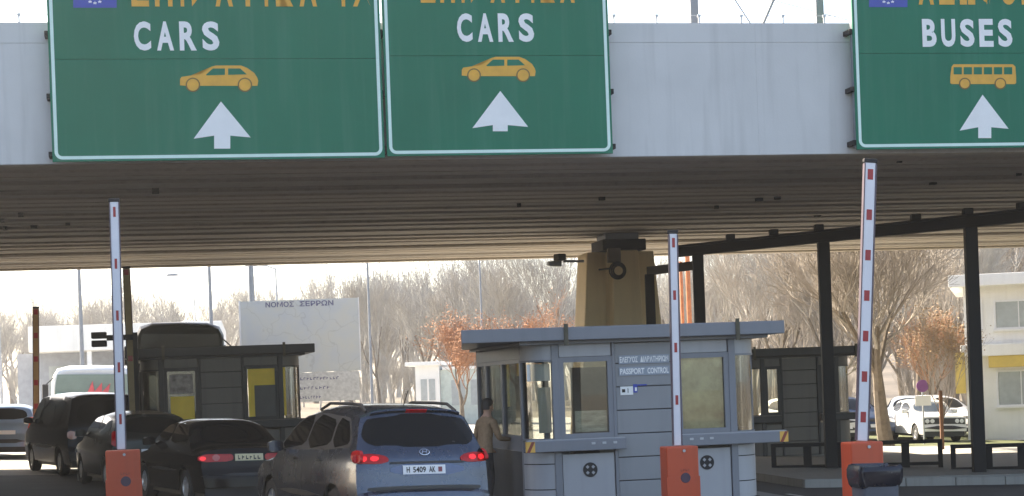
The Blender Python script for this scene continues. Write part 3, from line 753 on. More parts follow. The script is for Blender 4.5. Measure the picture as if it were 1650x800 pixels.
def lerp_tab(tab, z):
    if z <= tab[0][0]: return tab[0][1]
    for (a, fa), (b, fb) in zip(tab[:-1], tab[1:]):
        if z <= b: return fa + (fb - fa) * (z - a) / (b - a)
    return tab[-1][1]
def chaikin(poly, it=2):
    for _ in range(it):
        out = []
        for i in range(len(poly)):
            a, b = poly[i], poly[(i + 1) % len(poly)]
            out += [(a[0] * .78 + b[0] * .22, a[1] * .78 + b[1] * .22), (a[0] * .22 + b[0] * .78, a[1] * .22 + b[1] * .78)]
        poly = out
    return poly
class Car:
    def __init__(s, name, label, px, D, yaw, spec, pm, group=None, cat='car', reverse=False):
        x, y = XY(px, D); s.sp = spec; s.pm = pm
        L = spec['prof'][-1][0]
        if reverse:                                   # the given point is the middle of the front bumper
            yaw = yaw + math.pi
            x, y = x + math.sin(yaw) * L, y - math.cos(yaw) * L
        s.t = thing(name, label, cat, (x, y, gz(x)), yaw, group, tilt=True)
        s.c = spec.get('c', .08); s.Wm = spec['W']; s.fz = spec['fz']; s.L = L
        # resample the side outline
        pr = spec['prof']; pts = []
        for i in range(len(pr) - 1):
            p0 = pr[max(i - 1, 0)]; p1 = pr[i]; p2 = pr[i + 1]; p3 = pr[min(i + 2, len(pr) - 1)]
            seg = math.hypot(p2[0] - p1[0], p2[1] - p1[1]); n = max(1, int(seg / .055))
            for k in range(n):
                t = k / n; h = []
                for q in (0, 1):
                    m1 = (p2[q] - p0[q]) * .32; m2 = (p3[q] - p1[q]) * .32
                    lim = seg; m1 = max(-lim, min(lim, m1)); m2 = max(-lim, min(lim, m2))
                    h.append((2 * t**3 - 3 * t**2 + 1) * p1[q] + (t**3 - 2 * t**2 + t) * m1 + (-2 * t**3 + 3 * t**2) * p2[q] + (t**3 - t**2) * m2)
                pts.append(h)
        pts.append(list(pr[-1]))
        for i in range(1, len(pts)): pts[i][0] = max(pts[i][0], pts[i - 1][0] + .004)
        s.p = pts; s.n = []
        for i in range(len(pts)):
            a = pts[max(i - 1, 0)]; b = pts[min(i + 1, len(pts) - 1)]; d = (b[0] - a[0], b[1] - a[1]); l = math.hypot(*d)
            s.n.append((-d[1] / l, d[0] / l))
        s.E = [[p[0] - s.c * n[0], p[1] - s.c * n[1]] for p, n in zip(s.p, s.n)]
        for i in range(1, len(s.E)): s.E[i][0] = max(s.E[i][0], s.E[i - 1][0] + .002)
        s.imax = max(range(len(pts)), key=lambda i: pts[i][1])
        s.body()
    def W(s, y, z):
        u = (y - s.L / 2) / (s.L / 2)
        return s.Wm * lerp_tab(s.fz, z) * (1 - s.sp.get('taper', .09) * abs(u) ** 3.2)
    def body(s):
        mb = MB(); T = [k / 7 for k in range(-7, 8)]
        T = [math.copysign(1 - (1 - abs(t)) ** 1.6, t) for t in T]
        ni = len(s.p)
        vs_ = []
        for i in range(ni):
            w = s.W(*s.E[i])
            for t in T:
                k = s.c * abs(t) ** 4
                vs_.append((t * w, s.p[i][0] - k * s.n[i][0], s.p[i][1] - k * s.n[i][1]))
        nt_ = len(T); fs = [(i * nt_ + j, i * nt_ + j + 1, (i + 1) * nt_ + j + 1, (i + 1) * nt_ + j) for i in range(ni - 1) for j in range(nt_ - 1)]
        mb.add(vs_, fs)
        sill = s.sp.get('sill', .28); ra = s.sp['wr'] + .05; H = max(p[1] for p in s.p)
        lev = [sill + (H - sill) * k / 16 for k in range(17)]
        def zb(y):
            z = sill
            for yw in s.sp['wheels']:
                d = abs(y - yw)
                if d < ra: z = max(z, s.sp['wr'] + math.sqrt(ra * ra - d * d))
            return z
        for sx in (-1, 1):
            vs_ = []; 
            for i in range(ni):
                y, zt = s.E[i]
                for l in lev:
                    z = min(max(l, zb(y)), zt) if l > sill or True else l
                    z = min(z, zt)
                    vs_.append((sx * s.W(y, z), y, z))
                vs_[-1] = (sx * s.W(y, zt), y, zt)
            nl = len(lev)
            fs = [(i * nl + j, i * nl + j + 1, (i + 1) * nl + j + 1, (i + 1) * nl + j) for i in range(ni - 1) for j in range(nl - 1)]
            mb.add(vs_, fs)
        me_o = mb.build('body', s.pm, s.t, smooth=False, merge=True)
        bm = bmesh.new(); bm.from_mesh(me_o.data)
        bmesh.ops.dissolve_degenerate(bm, dist=1e-4, edges=bm.edges)
        bmesh.ops.recalc_face_normals(bm, faces=bm.faces); bm.to_mesh(me_o.data); bm.free()
        for p in me_o.data.polygons: p.use_smooth = True
        try: me_o.data.set_sharp_from_angle(angle=R(34))
        except Exception: pass
        s.b = me_o
        MB().box(-s.Wm * .86, s.Wm * .86, .12, s.L - .12, sill - .08, sill + .35).build('underbody', M_trim, s.t)
        r = s.sp['wr']; tw = .20
        for yw in s.sp['wheels']:
            for sx in (-1, 1):
                x = sx * (s.Wm * .955 - tw / 2)
                w = MB().lathe([(r * .62, -tw / 2), (r * .93, -tw / 2), (r, -tw / 2 + .03), (r, tw / 2 - .03), (r * .93, tw / 2), (r * .62, tw / 2), (r * .62, -tw / 2)], 28, 'x', (0, 0, 0)).build('wheel', M_rub, s.t, smooth=True)
                w.location = (x, yw, r)
                mbr = MB().lathe([(r * .62, -.02), (r * .6, .035), (r * .55, .02), (r * .5, -.01), (0, -.01)], 24, 'x')
                for k in range(6):
                    M = Matrix.Rotation(k * math.pi / 3, 4, 'X'); mbr.box(-.012, .03, -.025, .025, .03, r * .55, M)
                mbr.lathe([(.07, -.01), (.07, .04), (0, .045)], 12, 'x')
                o = mbr.build('rim', M_rim if s.sp.get('alloy', True) else M_galv, w, smooth=True)
                o.location = (sx * (tw / 2 - .045), 0, 0)
                if sx < 0: o.scale = (-1, 1, 1)
    def surf(s, x, z, front, off):
        i0, i1 = (0, s.imax) if not front else (s.imax, len(s.p) - 1)
        rng = range(i0, i1) if not front else range(i1 - 1, i0 - 1, -1)
        best = None
        for i in rng:
            a, b = s.p[i][1], s.p[i + 1][1]
            if min(a, b) - 1e-6 <= z <= max(a, b) + 1e-6:
                t = 0 if abs(b - a) < 1e-9 else (z - a) / (b - a); best = (i, t); break
        if best is None: best = (s.imax if z > s.p[i0][1] and not front else (i0 if not front else i1 - 1), 0)
        i, t = best; j = min(i + 1, len(s.p) - 1)
        y = s.p[i][0] * (1 - t) + s.p[j][0] * t; n = (s.n[i][0] * (1 - t) + s.n[j][0] * t, s.n[i][1] * (1 - t) + s.n[j][1] * t)
        E = (s.E[i][0] * (1 - t) + s.E[j][0] * t, s.E[i][1] * (1 - t) + s.E[j][1] * t)
        w = s.W(*E); tt = min(1, abs(x) / w); k = s.c * tt ** 4 - off
        return (x, y - k * n[0], z - k * n[1])
    def patch(s, name, poly, mode, m, parent=None, off=.006, rows=8, cols=10, smooth_it=2):
        poly = chaikin(poly, smooth_it) if smooth_it else poly
        z0 = min(p[1] for p in poly); z1 = max(p[1] for p in poly)
        if mode == 'rear': f = lambda a, z, o: s.surf(a, z, False, o)
        elif mode == 'front': f = lambda a, z, o: s.surf(a, z, True, o)
        else:
            sg = -1 if mode == 'left' else 1
            f = lambda a, z, o: (sg * (s.W(a, z) + o), a, z)
        grid = []
        for r_ in range(rows + 1):
            z = z0 + (z1 - z0) * (.004 + .992 * r_ / rows); xs = []
            for i in range(len(poly)):
                a, b = poly[i], poly[(i + 1) % len(poly)]
                if (a[1] - z) * (b[1] - z) <= 0 and abs(a[1] - b[1]) > 1e-9: xs.append(a[0] + (b[0] - a[0]) * (z - a[1]) / (b[1] - a[1]))
            if len(xs) < 2: xs = [poly[0][0], poly[0][0]]
            grid.append([(min(xs) + (max(xs) - min(xs)) * c / cols, z) for c in range(cols + 1)])
        vs_ = [f(a, z, off) for row in grid for a, z in row]; nc = cols + 1
        fs = [(r_ * nc + c, r_ * nc + c + 1, (r_ + 1) * nc + c + 1, (r_ + 1) * nc + c) for r_ in range(rows) for c in range(cols)]
        rim = [(0, c) for c in range(nc)] + [(r_, nc - 1) for r_ in range(1, rows + 1)] + [(rows, c) for c in range(nc - 2, -1, -1)] + [(r_, 0) for r_ in range(rows - 1, 0, -1)]
        base = len(vs_); vs_ += [f(*grid[r_][c], -.03) for r_, c in rim]
        for k in range(len(rim)):
            k2 = (k + 1) % len(rim); a = rim[k][0] * nc + rim[k][1]; b = rim[k2][0] * nc + rim[k2][1]
            fs.append((a, base + k, base + k2, b))
        mb = MB(); mb.add(vs_, fs)
        return mb.build(name, m, parent or s.t, smooth=True)
    def both(s, name, poly, m, **k):
        a = s.patch(name, poly, 'left', m, **k); b = s.patch(name, poly, 'right', m, **k); return a, b
    def rmir(s, name, poly, mode, m, **k):
        return [s.patch(name, poly, mode, m, **k), s.patch(name, [(-x, z) for x, z in poly], mode, m, **k)]
    def mirrors(s, y, z, m=None):
        for sx in (-1, 1):
            w = s.W(y, z)
            mb = MB(); loft(mb, [[(sx * (w + .03 + dx), y + a * sc, z + b * sc) for a, b in ((-.06, -.05), (.05, -.06), (.07, .0), (.05, .07), (-.06, .08))] for dx, sc in ((0, .7), (.05, 1.1), (.15, 1.1), (.2, .8))])
            o = mb.build('mirror', m or s.pm, s.t, smooth=True)
            MB().box(min(sx * (w - .05), sx * (w + .05)), max(sx * (w - .05), sx * (w + .05)), y - .02, y + .02, z - .05, z - .01).build('mirror_arm', M_trim, o)
    def plate(s, txt, z, mode, m, w=.52, x=0, tw=.84):
        o = s.patch('number_plate', [(x - w / 2, z - .055), (x + w / 2, z - .055), (x + w / 2, z + .055), (x - w / 2, z + .055)], mode, m, off=.016, smooth_it=0, rows=1, cols=6)
        if txt:
            f_ = lambda a, b: s.surf(x + (-w * .42 + w * tw * a) * (1 if mode == 'rear' else -1), z - .035 + .07 * b, mode == 'front', .019)
            print_marks('plate_print', 6, f_, o, M_dark) if txt == '*' else text_on('lettering', txt, f_, o, M_dark, .02)
        return o

# --- the SUV
suv = dict(W=.945, c=.11, taper=.10, wr=.36, wheels=(1.0, 3.72), sill=.30,
  prof=[(0, .36), (.015, .48), (.02, .60), (.045, .685), (.10, .72), (.115, .82), (.13, .96), (.15, 1.08), (.175, 1.17), (.23, 1.24), (.33, 1.42), (.44, 1.60), (.47, 1.665), (.60, 1.715), (1.1, 1.755), (1.9, 1.76), (2.5, 1.70), (2.95, 1.54), (3.5, 1.14), (3.62, 1.09), (4.1, 1.04), (4.45, .93), (4.58, .80), (4.64, .6), (4.67, .36)],
  fz=[(.3, .955), (.5, .985), (.72, 1.0), (1.0, .985), (1.15, .955), (1.3, .895), (1.5, .815), (1.66, .735), (1.78, .60)])
c = Car('suv', 'blue grey SUV with roof rails stopped beside the large booth', 684, 22.9, R(24), suv, paint('suv_paint', (.066, .079, .108), .8, .27, coat=.3, spec=.2))
rw = c.patch('rear_window', [(-.70, 1.31), (-.55, 1.245), (0, 1.23), (.55, 1.245), (.70, 1.31), (.75, 1.41), (.69, 1.55), (.62, 1.63), (0, 1.645), (-.62, 1.63), (-.69, 1.55), (-.75, 1.41)], 'rear', M_gdark, off=.004, rows=12, cols=16)
c.patch('spoiler_edge', [(-.6, 1.652), (.6, 1.652), (.58, 1.668), (-.58, 1.668)], 'rear', c.pm, off=.05, rows=2, smooth_it=0)
c.patch('brake_light', [(-.14, 1.652), (.14, 1.652), (.14, 1.662), (-.14, 1.662)], 'rear', M_red, off=.056, rows=1, smooth_it=0)
for sg in (-1, 1):
    tl = c.patch('tail_light', [(sg * .90, 1.05), (sg * .52, 1.035), (sg * .46, 1.08), (sg * .52, 1.145), (sg * .90, 1.215)], 'rear', M_red, off=.012, rows=8, cols=10)
    c.patch('lens_bulb', [(sg * .60, 1.075), (sg * .70, 1.075), (sg * .70, 1.145), (sg * .60, 1.14)], 'rear', mat('bright_red_lens', (.80, .02, .03), .2, var=.15, scale=20, spec=.3, emit=.35), tl, off=.018, rows=4, cols=4)
    c.patch('lens_bulb', [(sg * .74, 1.075), (sg * .83, 1.08), (sg * .83, 1.17), (sg * .74, 1.155)], 'rear', MATS['bright_red_lens'], tl, off=.018, rows=4, cols=4)
    c.patch('tail_light', [(.12, 1.04), (.42, 1.08), (.44, 1.17), (.40, 1.2), (.18, 1.2)], 'left' if sg < 0 else 'right', M_red, off=.01)
    c.patch('bumper_light', [(sg * .86, .50), (sg * .56, .50), (sg * .60, .59), (sg * .86, .60)], 'rear', M_red, off=.01, rows=4, cols=6)
c.patch('plate_recess', [(-.46, .885), (.52, .885), (.52, 1.03), (-.46, 1.03)], 'rear', paint('suv_recess', (.12, .15, .23), .4, .4), off=.004, rows=3, cols=8, smooth_it=1)
c.patch('tailgate_handle', [(-.46, 1.03), (.52, 1.03), (.52, 1.058), (-.46, 1.058)], 'rear', M_trim, off=.012, rows=2, cols=8, smooth_it=0)
pl = c.plate('H 5409 AK', .955, 'rear', M_plate, .56, -.02, tw=.68)
c.patch('plate_seal', [(.165, .925), (.215, .925), (.215, .985), (.165, .985)], 'rear', mat('seal_red', (.25, .05, .07), .5), pl, off=.02, rows=1, cols=1, smooth_it=0)
c.patch('bumper_gap', [(-.76, .735), (-.60, .70), (.60, .70), (.76, .735), (.74, .76), (.58, .722), (-.58, .722), (-.74, .76)], 'rear', M_trim, off=.004, rows=6, cols=20, smooth_it=0)
# emblem: slanted H in an oval
em = MB(); ring = [(c.surf(.065 * math.cos(2 * math.pi * k / 24), 1.165 + .034 * math.sin(2 * math.pi * k / 24), False, .014)) for k in range(25)]
em.tube(ring, .005, 6)
for (x0, z0, x1, z1) in ((-.034, 1.145, -.018, 1.187), (.018, 1.143, .034, 1.185), (-.026, 1.163, .026, 1.167)): em.tube([c.surf(x0, z0, False, .014), c.surf(x1, z1, False, .014)], .007, 6)
em.build('emblem', M_chrome, c.t, smooth=True)
for (a, b) in (((.62, 1.20), (1.12, 1.24)),):
    pass
c.both('window_surround', [(.50, 1.22), (.9, 1.195), (3.40, 1.125), (3.30, 1.19), (2.9, 1.48), (2.52, 1.615), (2.1, 1.645), (1.2, 1.63), (.86, 1.60), (.66, 1.45)], M_trim, off=.003, smooth_it=1, rows=12, cols=24)
c.both('side_window', [(.58, 1.25), (1.18, 1.21), (1.22, 1.595), (.90, 1.575), (.72, 1.45)], M_gdark, off=.007, smooth_it=1)
c.both('side_window', [(1.26, 1.205), (2.18, 1.18), (2.13, 1.625), (1.29, 1.605)], M_gdark, off=.007, smooth_it=1)
c.both('side_window', [(2.25, 1.175), (3.30, 1.15), (2.86, 1.47), (2.50, 1.595), (2.20, 1.625)], M_gdark, off=.007, smooth_it=1)
c.patch('windscreen', [(-.62, 1.17), (.62, 1.17), (.52, 1.62), (-.52, 1.62)], 'front', M_gdark)
c.both('body_moulding', [(1.45, .56), (3.3, .56), (3.3, .63), (1.45, .63)], M_trim, off=.012, rows=2)
c.both('door_handle', [(1.42, 1.03), (1.62, 1.03), (1.62, 1.07), (1.42, 1.07)], M_chrome, off=.03, rows=2)
c.both('door_handle', [(2.38, 1.02), (2.58, 1.02), (2.58, 1.06), (2.38, 1.06)], M_chrome, off=.03, rows=2)
for yy in (1.235, 2.225): c.both('door_seam', [(yy, .42), (yy + .012, .42), (yy + .012, 1.19), (yy, 1.19)], M_trim, off=.002, rows=6, cols=1, smooth_it=0)
c.mirrors(3.12, 1.17)
for sx in (-1, 1):
    pts = [(sx * .60, .62, 1.67), (sx * .58, .85, 1.755), (sx * .57, 1.3, 1.765), (sx * .57, 2.1, 1.765), (sx * .58, 2.45, 1.68)]
    rr_ = MB().tube(pts, .02, 8).build('roof_rail', M_trim, c.t, smooth=True)
MB().tube([(-.05, .35, 1.38), (.12, .30, 1.325), (.45, .27, 1.285)], .012, 6).build('rear_wiper', M_trim, c.t)
MB().tube([(0, .9, 1.73), (0, .72, 1.93)], .006, 5).build('antenna', M_trim, c.t)
c.patch('headlight', [(.55, .78), (.86, .80), (.84, .92), (.5, .88)], 'front', M_clear); c.patch('headlight', [(-.55, .78), (-.86, .80), (-.84, .92), (-.5, .88)], 'front', M_clear)

# --- sedan
sed = dict(W=.865, c=.09, taper=.10, wr=.31, wheels=(.95, 3.5), sill=.24,
  prof=[(0, .34), (.012, .46), (.02, .56), (.05, .62), (.07, .76), (.09, .90), (.13, .975), (.3, 1.0), (.62, 1.02), (.8, 1.10), (1.2, 1.36), (1.4, 1.42), (1.9, 1.445), (2.4, 1.41), (2.62, 1.32), (3.15, 1.0), (3.3, .95), (3.8, .89), (4.2, .80), (4.32, .68), (4.37, .5), (4.39, .32)],
  fz=[(.25, .95), (.5, .985), (.7, 1.0), (.9, .975), (1.0, .93), (1.2, .82), (1.36, .72), (1.46, .62)])
c = Car('sedan_car', 'black four door sedan waiting between the orange barrier and the SUV', 398, 30.7, R(26.5), sed, paint('black_paint_gloss', (.012, .012, .013), .2, .16))
c.patch('rear_window', [(-.58, 1.045), (.58, 1.045), (.50, 1.355), (-.50, 1.355)], 'rear', M_gdark, rows=10)
for sg in (-1, 1):
    tl = c.patch('tail_light', [(sg * .84, .76), (sg * .28, .76), (sg * .27, .86), (sg * .34, .895), (sg * .84, .90)], 'rear', M_red, off=.012, smooth_it=1)
    c.patch('lens_bulb', [(sg * .72, .79), (sg * .82, .79), (sg * .82, .86), (sg * .72, .86)], 'rear', MATS['bright_red_lens'], tl, off=.018, rows=3, cols=3)
    c.patch('reverse_lens', [(sg * .50, .775), (sg * .62, .775), (sg * .62, .885), (sg * .50, .885)], 'rear', mat('pink_lens', (.55, .10, .09), .2, var=.2), tl, off=.016, rows=3, cols=3)
c.plate('*', .825, 'rear', M_platey, .48)
c.patch('bumper_trim', [(-.8, .52), (.8, .52), (.8, .57), (-.8, .57)], 'rear', M_trim, off=.01, rows=2)
c.both('side_window', [(.98, 1.04), (2.0, 1.02), (1.95, 1.375), (1.4, 1.36), (1.22, 1.29)], M_gdark)
c.both('side_window', [(2.08, 1.02), (3.02, 1.01), (2.62, 1.26), (2.3, 1.365), (2.03, 1.375)], M_gdark)
c.patch('windscreen', [(-.6, 1.03), (.6, 1.03), (.5, 1.38), (-.5, 1.38)], 'front', M_gdark)
c.both('body_moulding', [(1.35, .56), (3.1, .56), (3.1, .61), (1.35, .61)], M_trim, off=.012, rows=2)
c.both('door_handle', [(1.25, .89), (1.42, .89), (1.42, .92), (1.25, .92)], M_chrome, off=.02, rows=2)
c.both('window_strip', [(.95, 1.012), (3.1, .988), (3.1, 1.0), (.95, 1.026)], M_chrome, off=.008, rows=1, smooth_it=0)
c.mirrors(2.85, 1.03)

# --- hatchback and further cars use one five-door outline
hat = dict(W=.86, c=.09, taper=.09, wr=.30, wheels=(.75, 3.2), sill=.26,
  prof=[(0, .34), (.012, .48), (.02, .58), (.06, .66), (.08, .85), (.10, 1.0), (.17, 1.1), (.34, 1.38), (.42, 1.46), (.9, 1.51), (1.5, 1.52), (2.1, 1.46), (2.35, 1.36), (2.9, 1.02), (3.05, .97), (3.5, .90), (3.8, .78), (3.9, .6), (3.94, .34)],
  fz=[(.25, .95), (.5, .985), (.75, 1.0), (1.0, .96), (1.15, .90), (1.36, .79), (1.5, .68)])
def hatch(label, px, D, yaw, pm, reverse=False, group=None, high=True, name='hatchback_car', plate=M_plate, txt=''):
    c = Car(name, label, px, D, yaw, hat, pm, group, reverse=reverse)
    c.patch('rear_window', [(-.60, 1.10), (.60, 1.10), (.52, 1.41), (-.52, 1.41)], 'rear', M_gdark)
    for sg in (-1, 1):
        c.patch('tail_light', [(sg * .82, .86), (sg * .66, .86), (sg * .64, 1.16), (sg * .78, 1.2), (sg * .80, 1.1)] if high else [(sg * .82, .8), (sg * .6, .8), (sg * .6, .95), (sg * .82, .96)], 'rear', M_red, off=.012)
        c.patch('headlight', [(sg * .84, .66), (sg * .50, .66), (sg * .50, .80), (sg * .80, .82)], 'front', M_clear, off=.01)
    c.patch('grille', [(-.45, .66), (.45, .66), (.45, .76), (-.45, .76)], 'front', M_trim, off=.006, rows=3)
    c.patch('bumper_trim', [(-.8, .44), (.8, .44), (.8, .55), (-.8, .55)], 'rear', M_trim, off=.008, rows=2)
    c.patch('bumper_trim', [(-.8, .42), (.8, .42), (.8, .52), (-.8, .52)], 'front', M_trim, off=.008, rows=2)
    c.plate(txt, .74, 'rear', plate); c.plate('', .52, 'front', plate)
    c.both('side_window', [(.55, 1.09), (1.5, 1.06), (1.48, 1.43), (.72, 1.38)], M_gdark)
    c.both('side_window', [(1.58, 1.06), (2.74, 1.04), (2.32, 1.31), (2.0, 1.42), (1.56, 1.43)], M_gdark)
    c.patch('windscreen', [(-.62, 1.05), (.62, 1.05), (.52, 1.43), (-.52, 1.43)], 'front', M_gdark)
    c.mirrors(2.6, 1.05)
    return c
hatch('dark green grey hatchback with red lamp high on its tail, ahead of the black sedan', 246, 35.9, R(24), paint('dark_hatch_paint', (.035, .040, .038), .4, .25))

# --- van
van = dict(W=.94, c=.09, taper=.06, wr=.32, wheels=(.95, 3.75), sill=.28,
  prof=[(0, .36), (.012, .5), (.02, .6), (.05, .66), (.07, .9), (.09, 1.1), (.13, 1.3), (.22, 1.7), (.30, 1.82), (.6, 1.86), (2.0, 1.88), (3.0, 1.83), (3.3, 1.7), (3.95, 1.15), (4.1, 1.09), (4.4, .98), (4.52, .8), (4.58, .6), (4.60, .36)],
  fz=[(.3, .96), (.6, 1.0), (1.05, .985), (1.2, .955), (1.5, .89), (1.75, .82), (1.9, .72)])
c = Car('minivan', 'black tall minivan at the head of the queue past the left barrier', 172, 41.6, R(27), van, paint('van_paint', (.016, .016, .019), .3, .22), cat='van')
c.patch('rear_window', [(-.70, 1.14), (.70, 1.14), (.64, 1.70), (-.64, 1.70)], 'rear', M_gdark)
for sg in (-1, 1): c.patch('tail_light', [(sg * .9, .84), (sg * .70, .84), (sg * .70, 1.02), (sg * .9, 1.04)], 'rear', M_amber if sg < 0 else M_red, off=.012)
c.plate('', .75, 'rear', M_trim)
c.both('side_window', [(.35, 1.16), (1.5, 1.14), (1.5, 1.70), (.5, 1.70)], M_gdark)
c.both('side_window', [(1.58, 1.14), (2.6, 1.13), (2.6, 1.70), (1.58, 1.70)], M_gdark)
c.both('side_window', [(2.68, 1.13), (3.75, 1.12), (3.2, 1.60), (2.9, 1.69), (2.68, 1.70)], M_gdark)
c.patch('windscreen', [(-.66, 1.18), (.66, 1.18), (.56, 1.72), (-.56, 1.72)], 'front', M_gdark)
c.both('body_moulding', [(1.35, .60), (3.35, .60), (3.35, .68), (1.35, .68)], M_trim, off=.012, rows=2)
c.mirrors(3.5, 1.2)

# far left car and parked cars
hatch('pale blue car driving off past the far orange barrier', 6, 52, R(10), paint('pale_blue_paint', (.22, .30, .40), .4, .3), high=False, plate=M_plate)
old = dict(W=.80, c=.06, taper=.05, wr=.29, wheels=(.85, 3.25), sill=.26,
  prof=[(0, .36), (.01, .5), (.03, .62), (.05, .86), (.10, .93), (.7, .96), (.85, 1.04), (1.15, 1.34), (1.3, 1.40), (1.9, 1.42), (2.3, 1.38), (2.45, 1.3), (2.8, .98), (2.95, .945), (3.5, .91), (3.94, .86), (3.97, .72), (4.0, .58), (4.06, .50), (4.08, .36)],
  fz=[(.25, .96), (.5, .99), (.8, 1.0), (.95, .97), (1.2, .86), (1.4, .74)])
c = Car('saloon_car', 'white boxy old saloon parked nose out behind the young tree', 1522, 62, R(8), old, paint('old_white_paint', (.74, .74, .72), .0, .3), reverse=True, group='cars in the car park')
c.patch('grille', [(-.72, .60), (.72, .60), (.72, .80), (-.72, .80)], 'front', M_trim, off=.006, rows=3, smooth_it=0)
for sg in (-1, 1):
    for k in (0, 1):
        cx_ = sg * (.60 - .17 * k); c.patch('headlight', circle_px(cx_, .70, .075, 12), 'front', M_clear, off=.016, smooth_it=0, rows=6, cols=6)
c.patch('bumper_trim', [(-.78, .42), (.78, .42), (.78, .54), (-.78, .54)], 'front', M_trim, off=.02, rows=2)
c.plate('', .48, 'front', M_plate)
c.patch('windscreen', [(-.62, 1.0), (.62, 1.0), (.52, 1.34), (-.52, 1.34)], 'front', mat('pale_screen', (.16, .2, .24), .08, var=.1), rows=8)
c.both('side_window', [(.95, 1.0), (1.75, .99), (1.72, 1.34), (1.2, 1.32)], M_gdark)
c.both('side_window', [(1.82, .99), (2.7, .99), (2.4, 1.28), (1.80, 1.34)], M_gdark)
c.patch('rear_window', [(-.55, 1.06), (.55, 1.06), (.5, 1.33), (-.5, 1.33)], 'rear', M_gdark); c.mirrors(2.55, 1.0)
hatch('silver blue hatchback parked beside the boxy old saloon', 1462, 64.5, R(-14), paint('silver_white', (.30, .34, .40), .2, .3), True, 'cars in the car park', False)
hatch('white rounded hatchback parked behind the saloon against the white building', 1560, 67.5, R(20), paint('clean_white', (.76, .76, .76), .0, .3), True, 'cars in the car park', False)
hatch('dark blue hatchback parked behind the big forked tree', 1412, 63.5, R(22), paint('navy_paint', (.04, .06, .11), .3, .3), True, 'cars in the car park', False)
hatch('white hatchback parked just right of the small dark booth', 1362, 61.5, R(28), paint('off_white', (.70, .70, .68), .0, .3), True, 'cars in the car park', False)

# ------------------------------------------------------------------ coaches
def coach(label, px, D, yaw, m, H=3.4, W=1.25, L=10.5, front=True, gm=None, name='coach'):
    x, y = XY(px, D); t = thing(name, label, 'bus', (x, y, gz(x)), yaw, None, tilt=True)
    mb = MB(); rings = []
    for (yy, k, kz) in ((0, .90, .93), (.10, .97, .975), (.35, 1, 1), (L - .35, 1, 1), (L - .1, .97, .975), (L, .90, .93)):
        rg = []
        for (a, z) in ((-1, .40), (-1.0, 1.2), (-.985, 2.2), (-.95, H - .35), (-.86, H - .12), (-.6, H - .02), (0, H), (.6, H - .02), (.86, H - .12), (.95, H - .35), (.985, 2.2), (1.0, 1.2), (1, .40)):
            rg.append((a * W * k, yy, .4 + (z - .4) * kz))
        rings.append(rg)
    loft(mb, rings); mb.build('body', m, t, smooth=True)
    MB().box(-W * .9, W * .9, .3, L - .3, .22, .42).build('underbody', M_trim, t)
    gm = gm or M_gdark
    ws = MB(); pts = []
    for r_ in range(7):
        z = 1.05 + (H - .32 - 1.05) * r_ / 6
        for q in range(9): a = -1 + 2 * q / 8; pts.append((a * W * .90 * (1 - .08 * (r_ / 6) ** 3), -.07 + .05 * abs(a) ** 3, z))
    ws.add(pts, [(r_ * 9 + q, r_ * 9 + q + 1, (r_ + 1) * 9 + q + 1, (r_ + 1) * 9 + q) for r_ in range(6) for q in range(8)])
    wso = ws.build('windscreen', gm, t, smooth=True)
    for sx in (-1, 1):
        for k in range(5):
            y0 = .7 + k * (L - 1.2) / 5
            MB().box(min(sx * W * .985, sx * (W + .004)), max(sx * W * .985, sx * (W + .004)), y0, y0 + (L - 1.2) / 5 - .12, 1.4, H - .6).build('side_window', M_gdark, t)
        MB().box(sx * W * .8 - .16, sx * W * .8 + .16, -.02, .06, .62, .82).build('headlight', M_clear if front else M_red, t, bevel=.03)
        for yw in (2.2, L - 2.8):
            w = MB().lathe([(.1, -.14), (.46, -.14), (.5, -.1), (.5, .1), (.46, .14), (.1, .14)], 24, 'x').build('wheel', M_rub, t, smooth=True); w.location = (sx * (W - .17), yw, .5)
        mo = MB().box(sx * (W + .14) - .1, sx * (W + .14) + .1, -.12, .02, H - 1.15, H - .65).build('mirror', M_trim, t, bevel=.03)
        MB().tube([(sx * (W + .12), -.05, H - .66), (sx * (W - .1), .1, H - .45)], .02, 6).build('mirror_arm', M_trim, mo)
    MB().tube([(-.35, -.04, 1.17), (-.8, -.05, 1.75)], .015, 5).build('wiper', M_trim, t)
    MB().tube([(.45, -.04, 1.17), (0, -.07, 1.75)], .015, 5).build('wiper', M_trim, t)
    MB().box(-.26, .26, -.03, .0, .55, .67).build('number_plate', M_plate, t)
    return t, wso
M_blocker = paint('blocker_coach_paint', (.02, .024, .026), .1, .4)  # unseen coaches added left of view to darken car sides and their reflections
for lab, X_, D_, yw_ in (('unseen dark coach added to block light level with the black sedan', -12.4, 33.0, 14), ('unseen dark coach added to block light beyond the minivan', -18.0, 46.5, 11), ('unseen dark coach added to block light level with the SUV', -6.9, 10.5, 7)):
    coach(lab, 825 + 3000 * X_ / D_, D_, R(yw_), M_blocker, H=4.0, W=1.27, L=13, front=False)
M_cw = paint('coach_white', (.74, .75, .75), .0, .3)
ct, cws = coach('white coach with pale green windscreen and red zigzag emblem facing the booths', 150, 64, R(6), M_cw, H=2.75, W=1.5, L=7, gm=mat('green_screen', (.23, .30, .27), .1, var=.12, scale=1.5))
MB().box(-1.25, -.55, -.105, -.09, 1.45, 1.8).build('route_board', mat('teal_board', (.30, .52, .46), .6, var=.15), cws)
mz = MB()
zig = [(-.1, 1.35), (.25, 1.35), (.33, 1.75), (.42, 1.35), (.62, 1.35), (.70, 1.7), (.80, 1.35), (1.02, 1.35), (.94, 2.15), (.72, 1.9), (.62, 2.2), (.40, 1.85), (.26, 2.25)]
zig = [(-.35, 1.5), (.42, 1.5), (.55, 2.12), (.27, 1.82), (.27, 2.15), (.02, 1.84), (-.05, 2.2)]
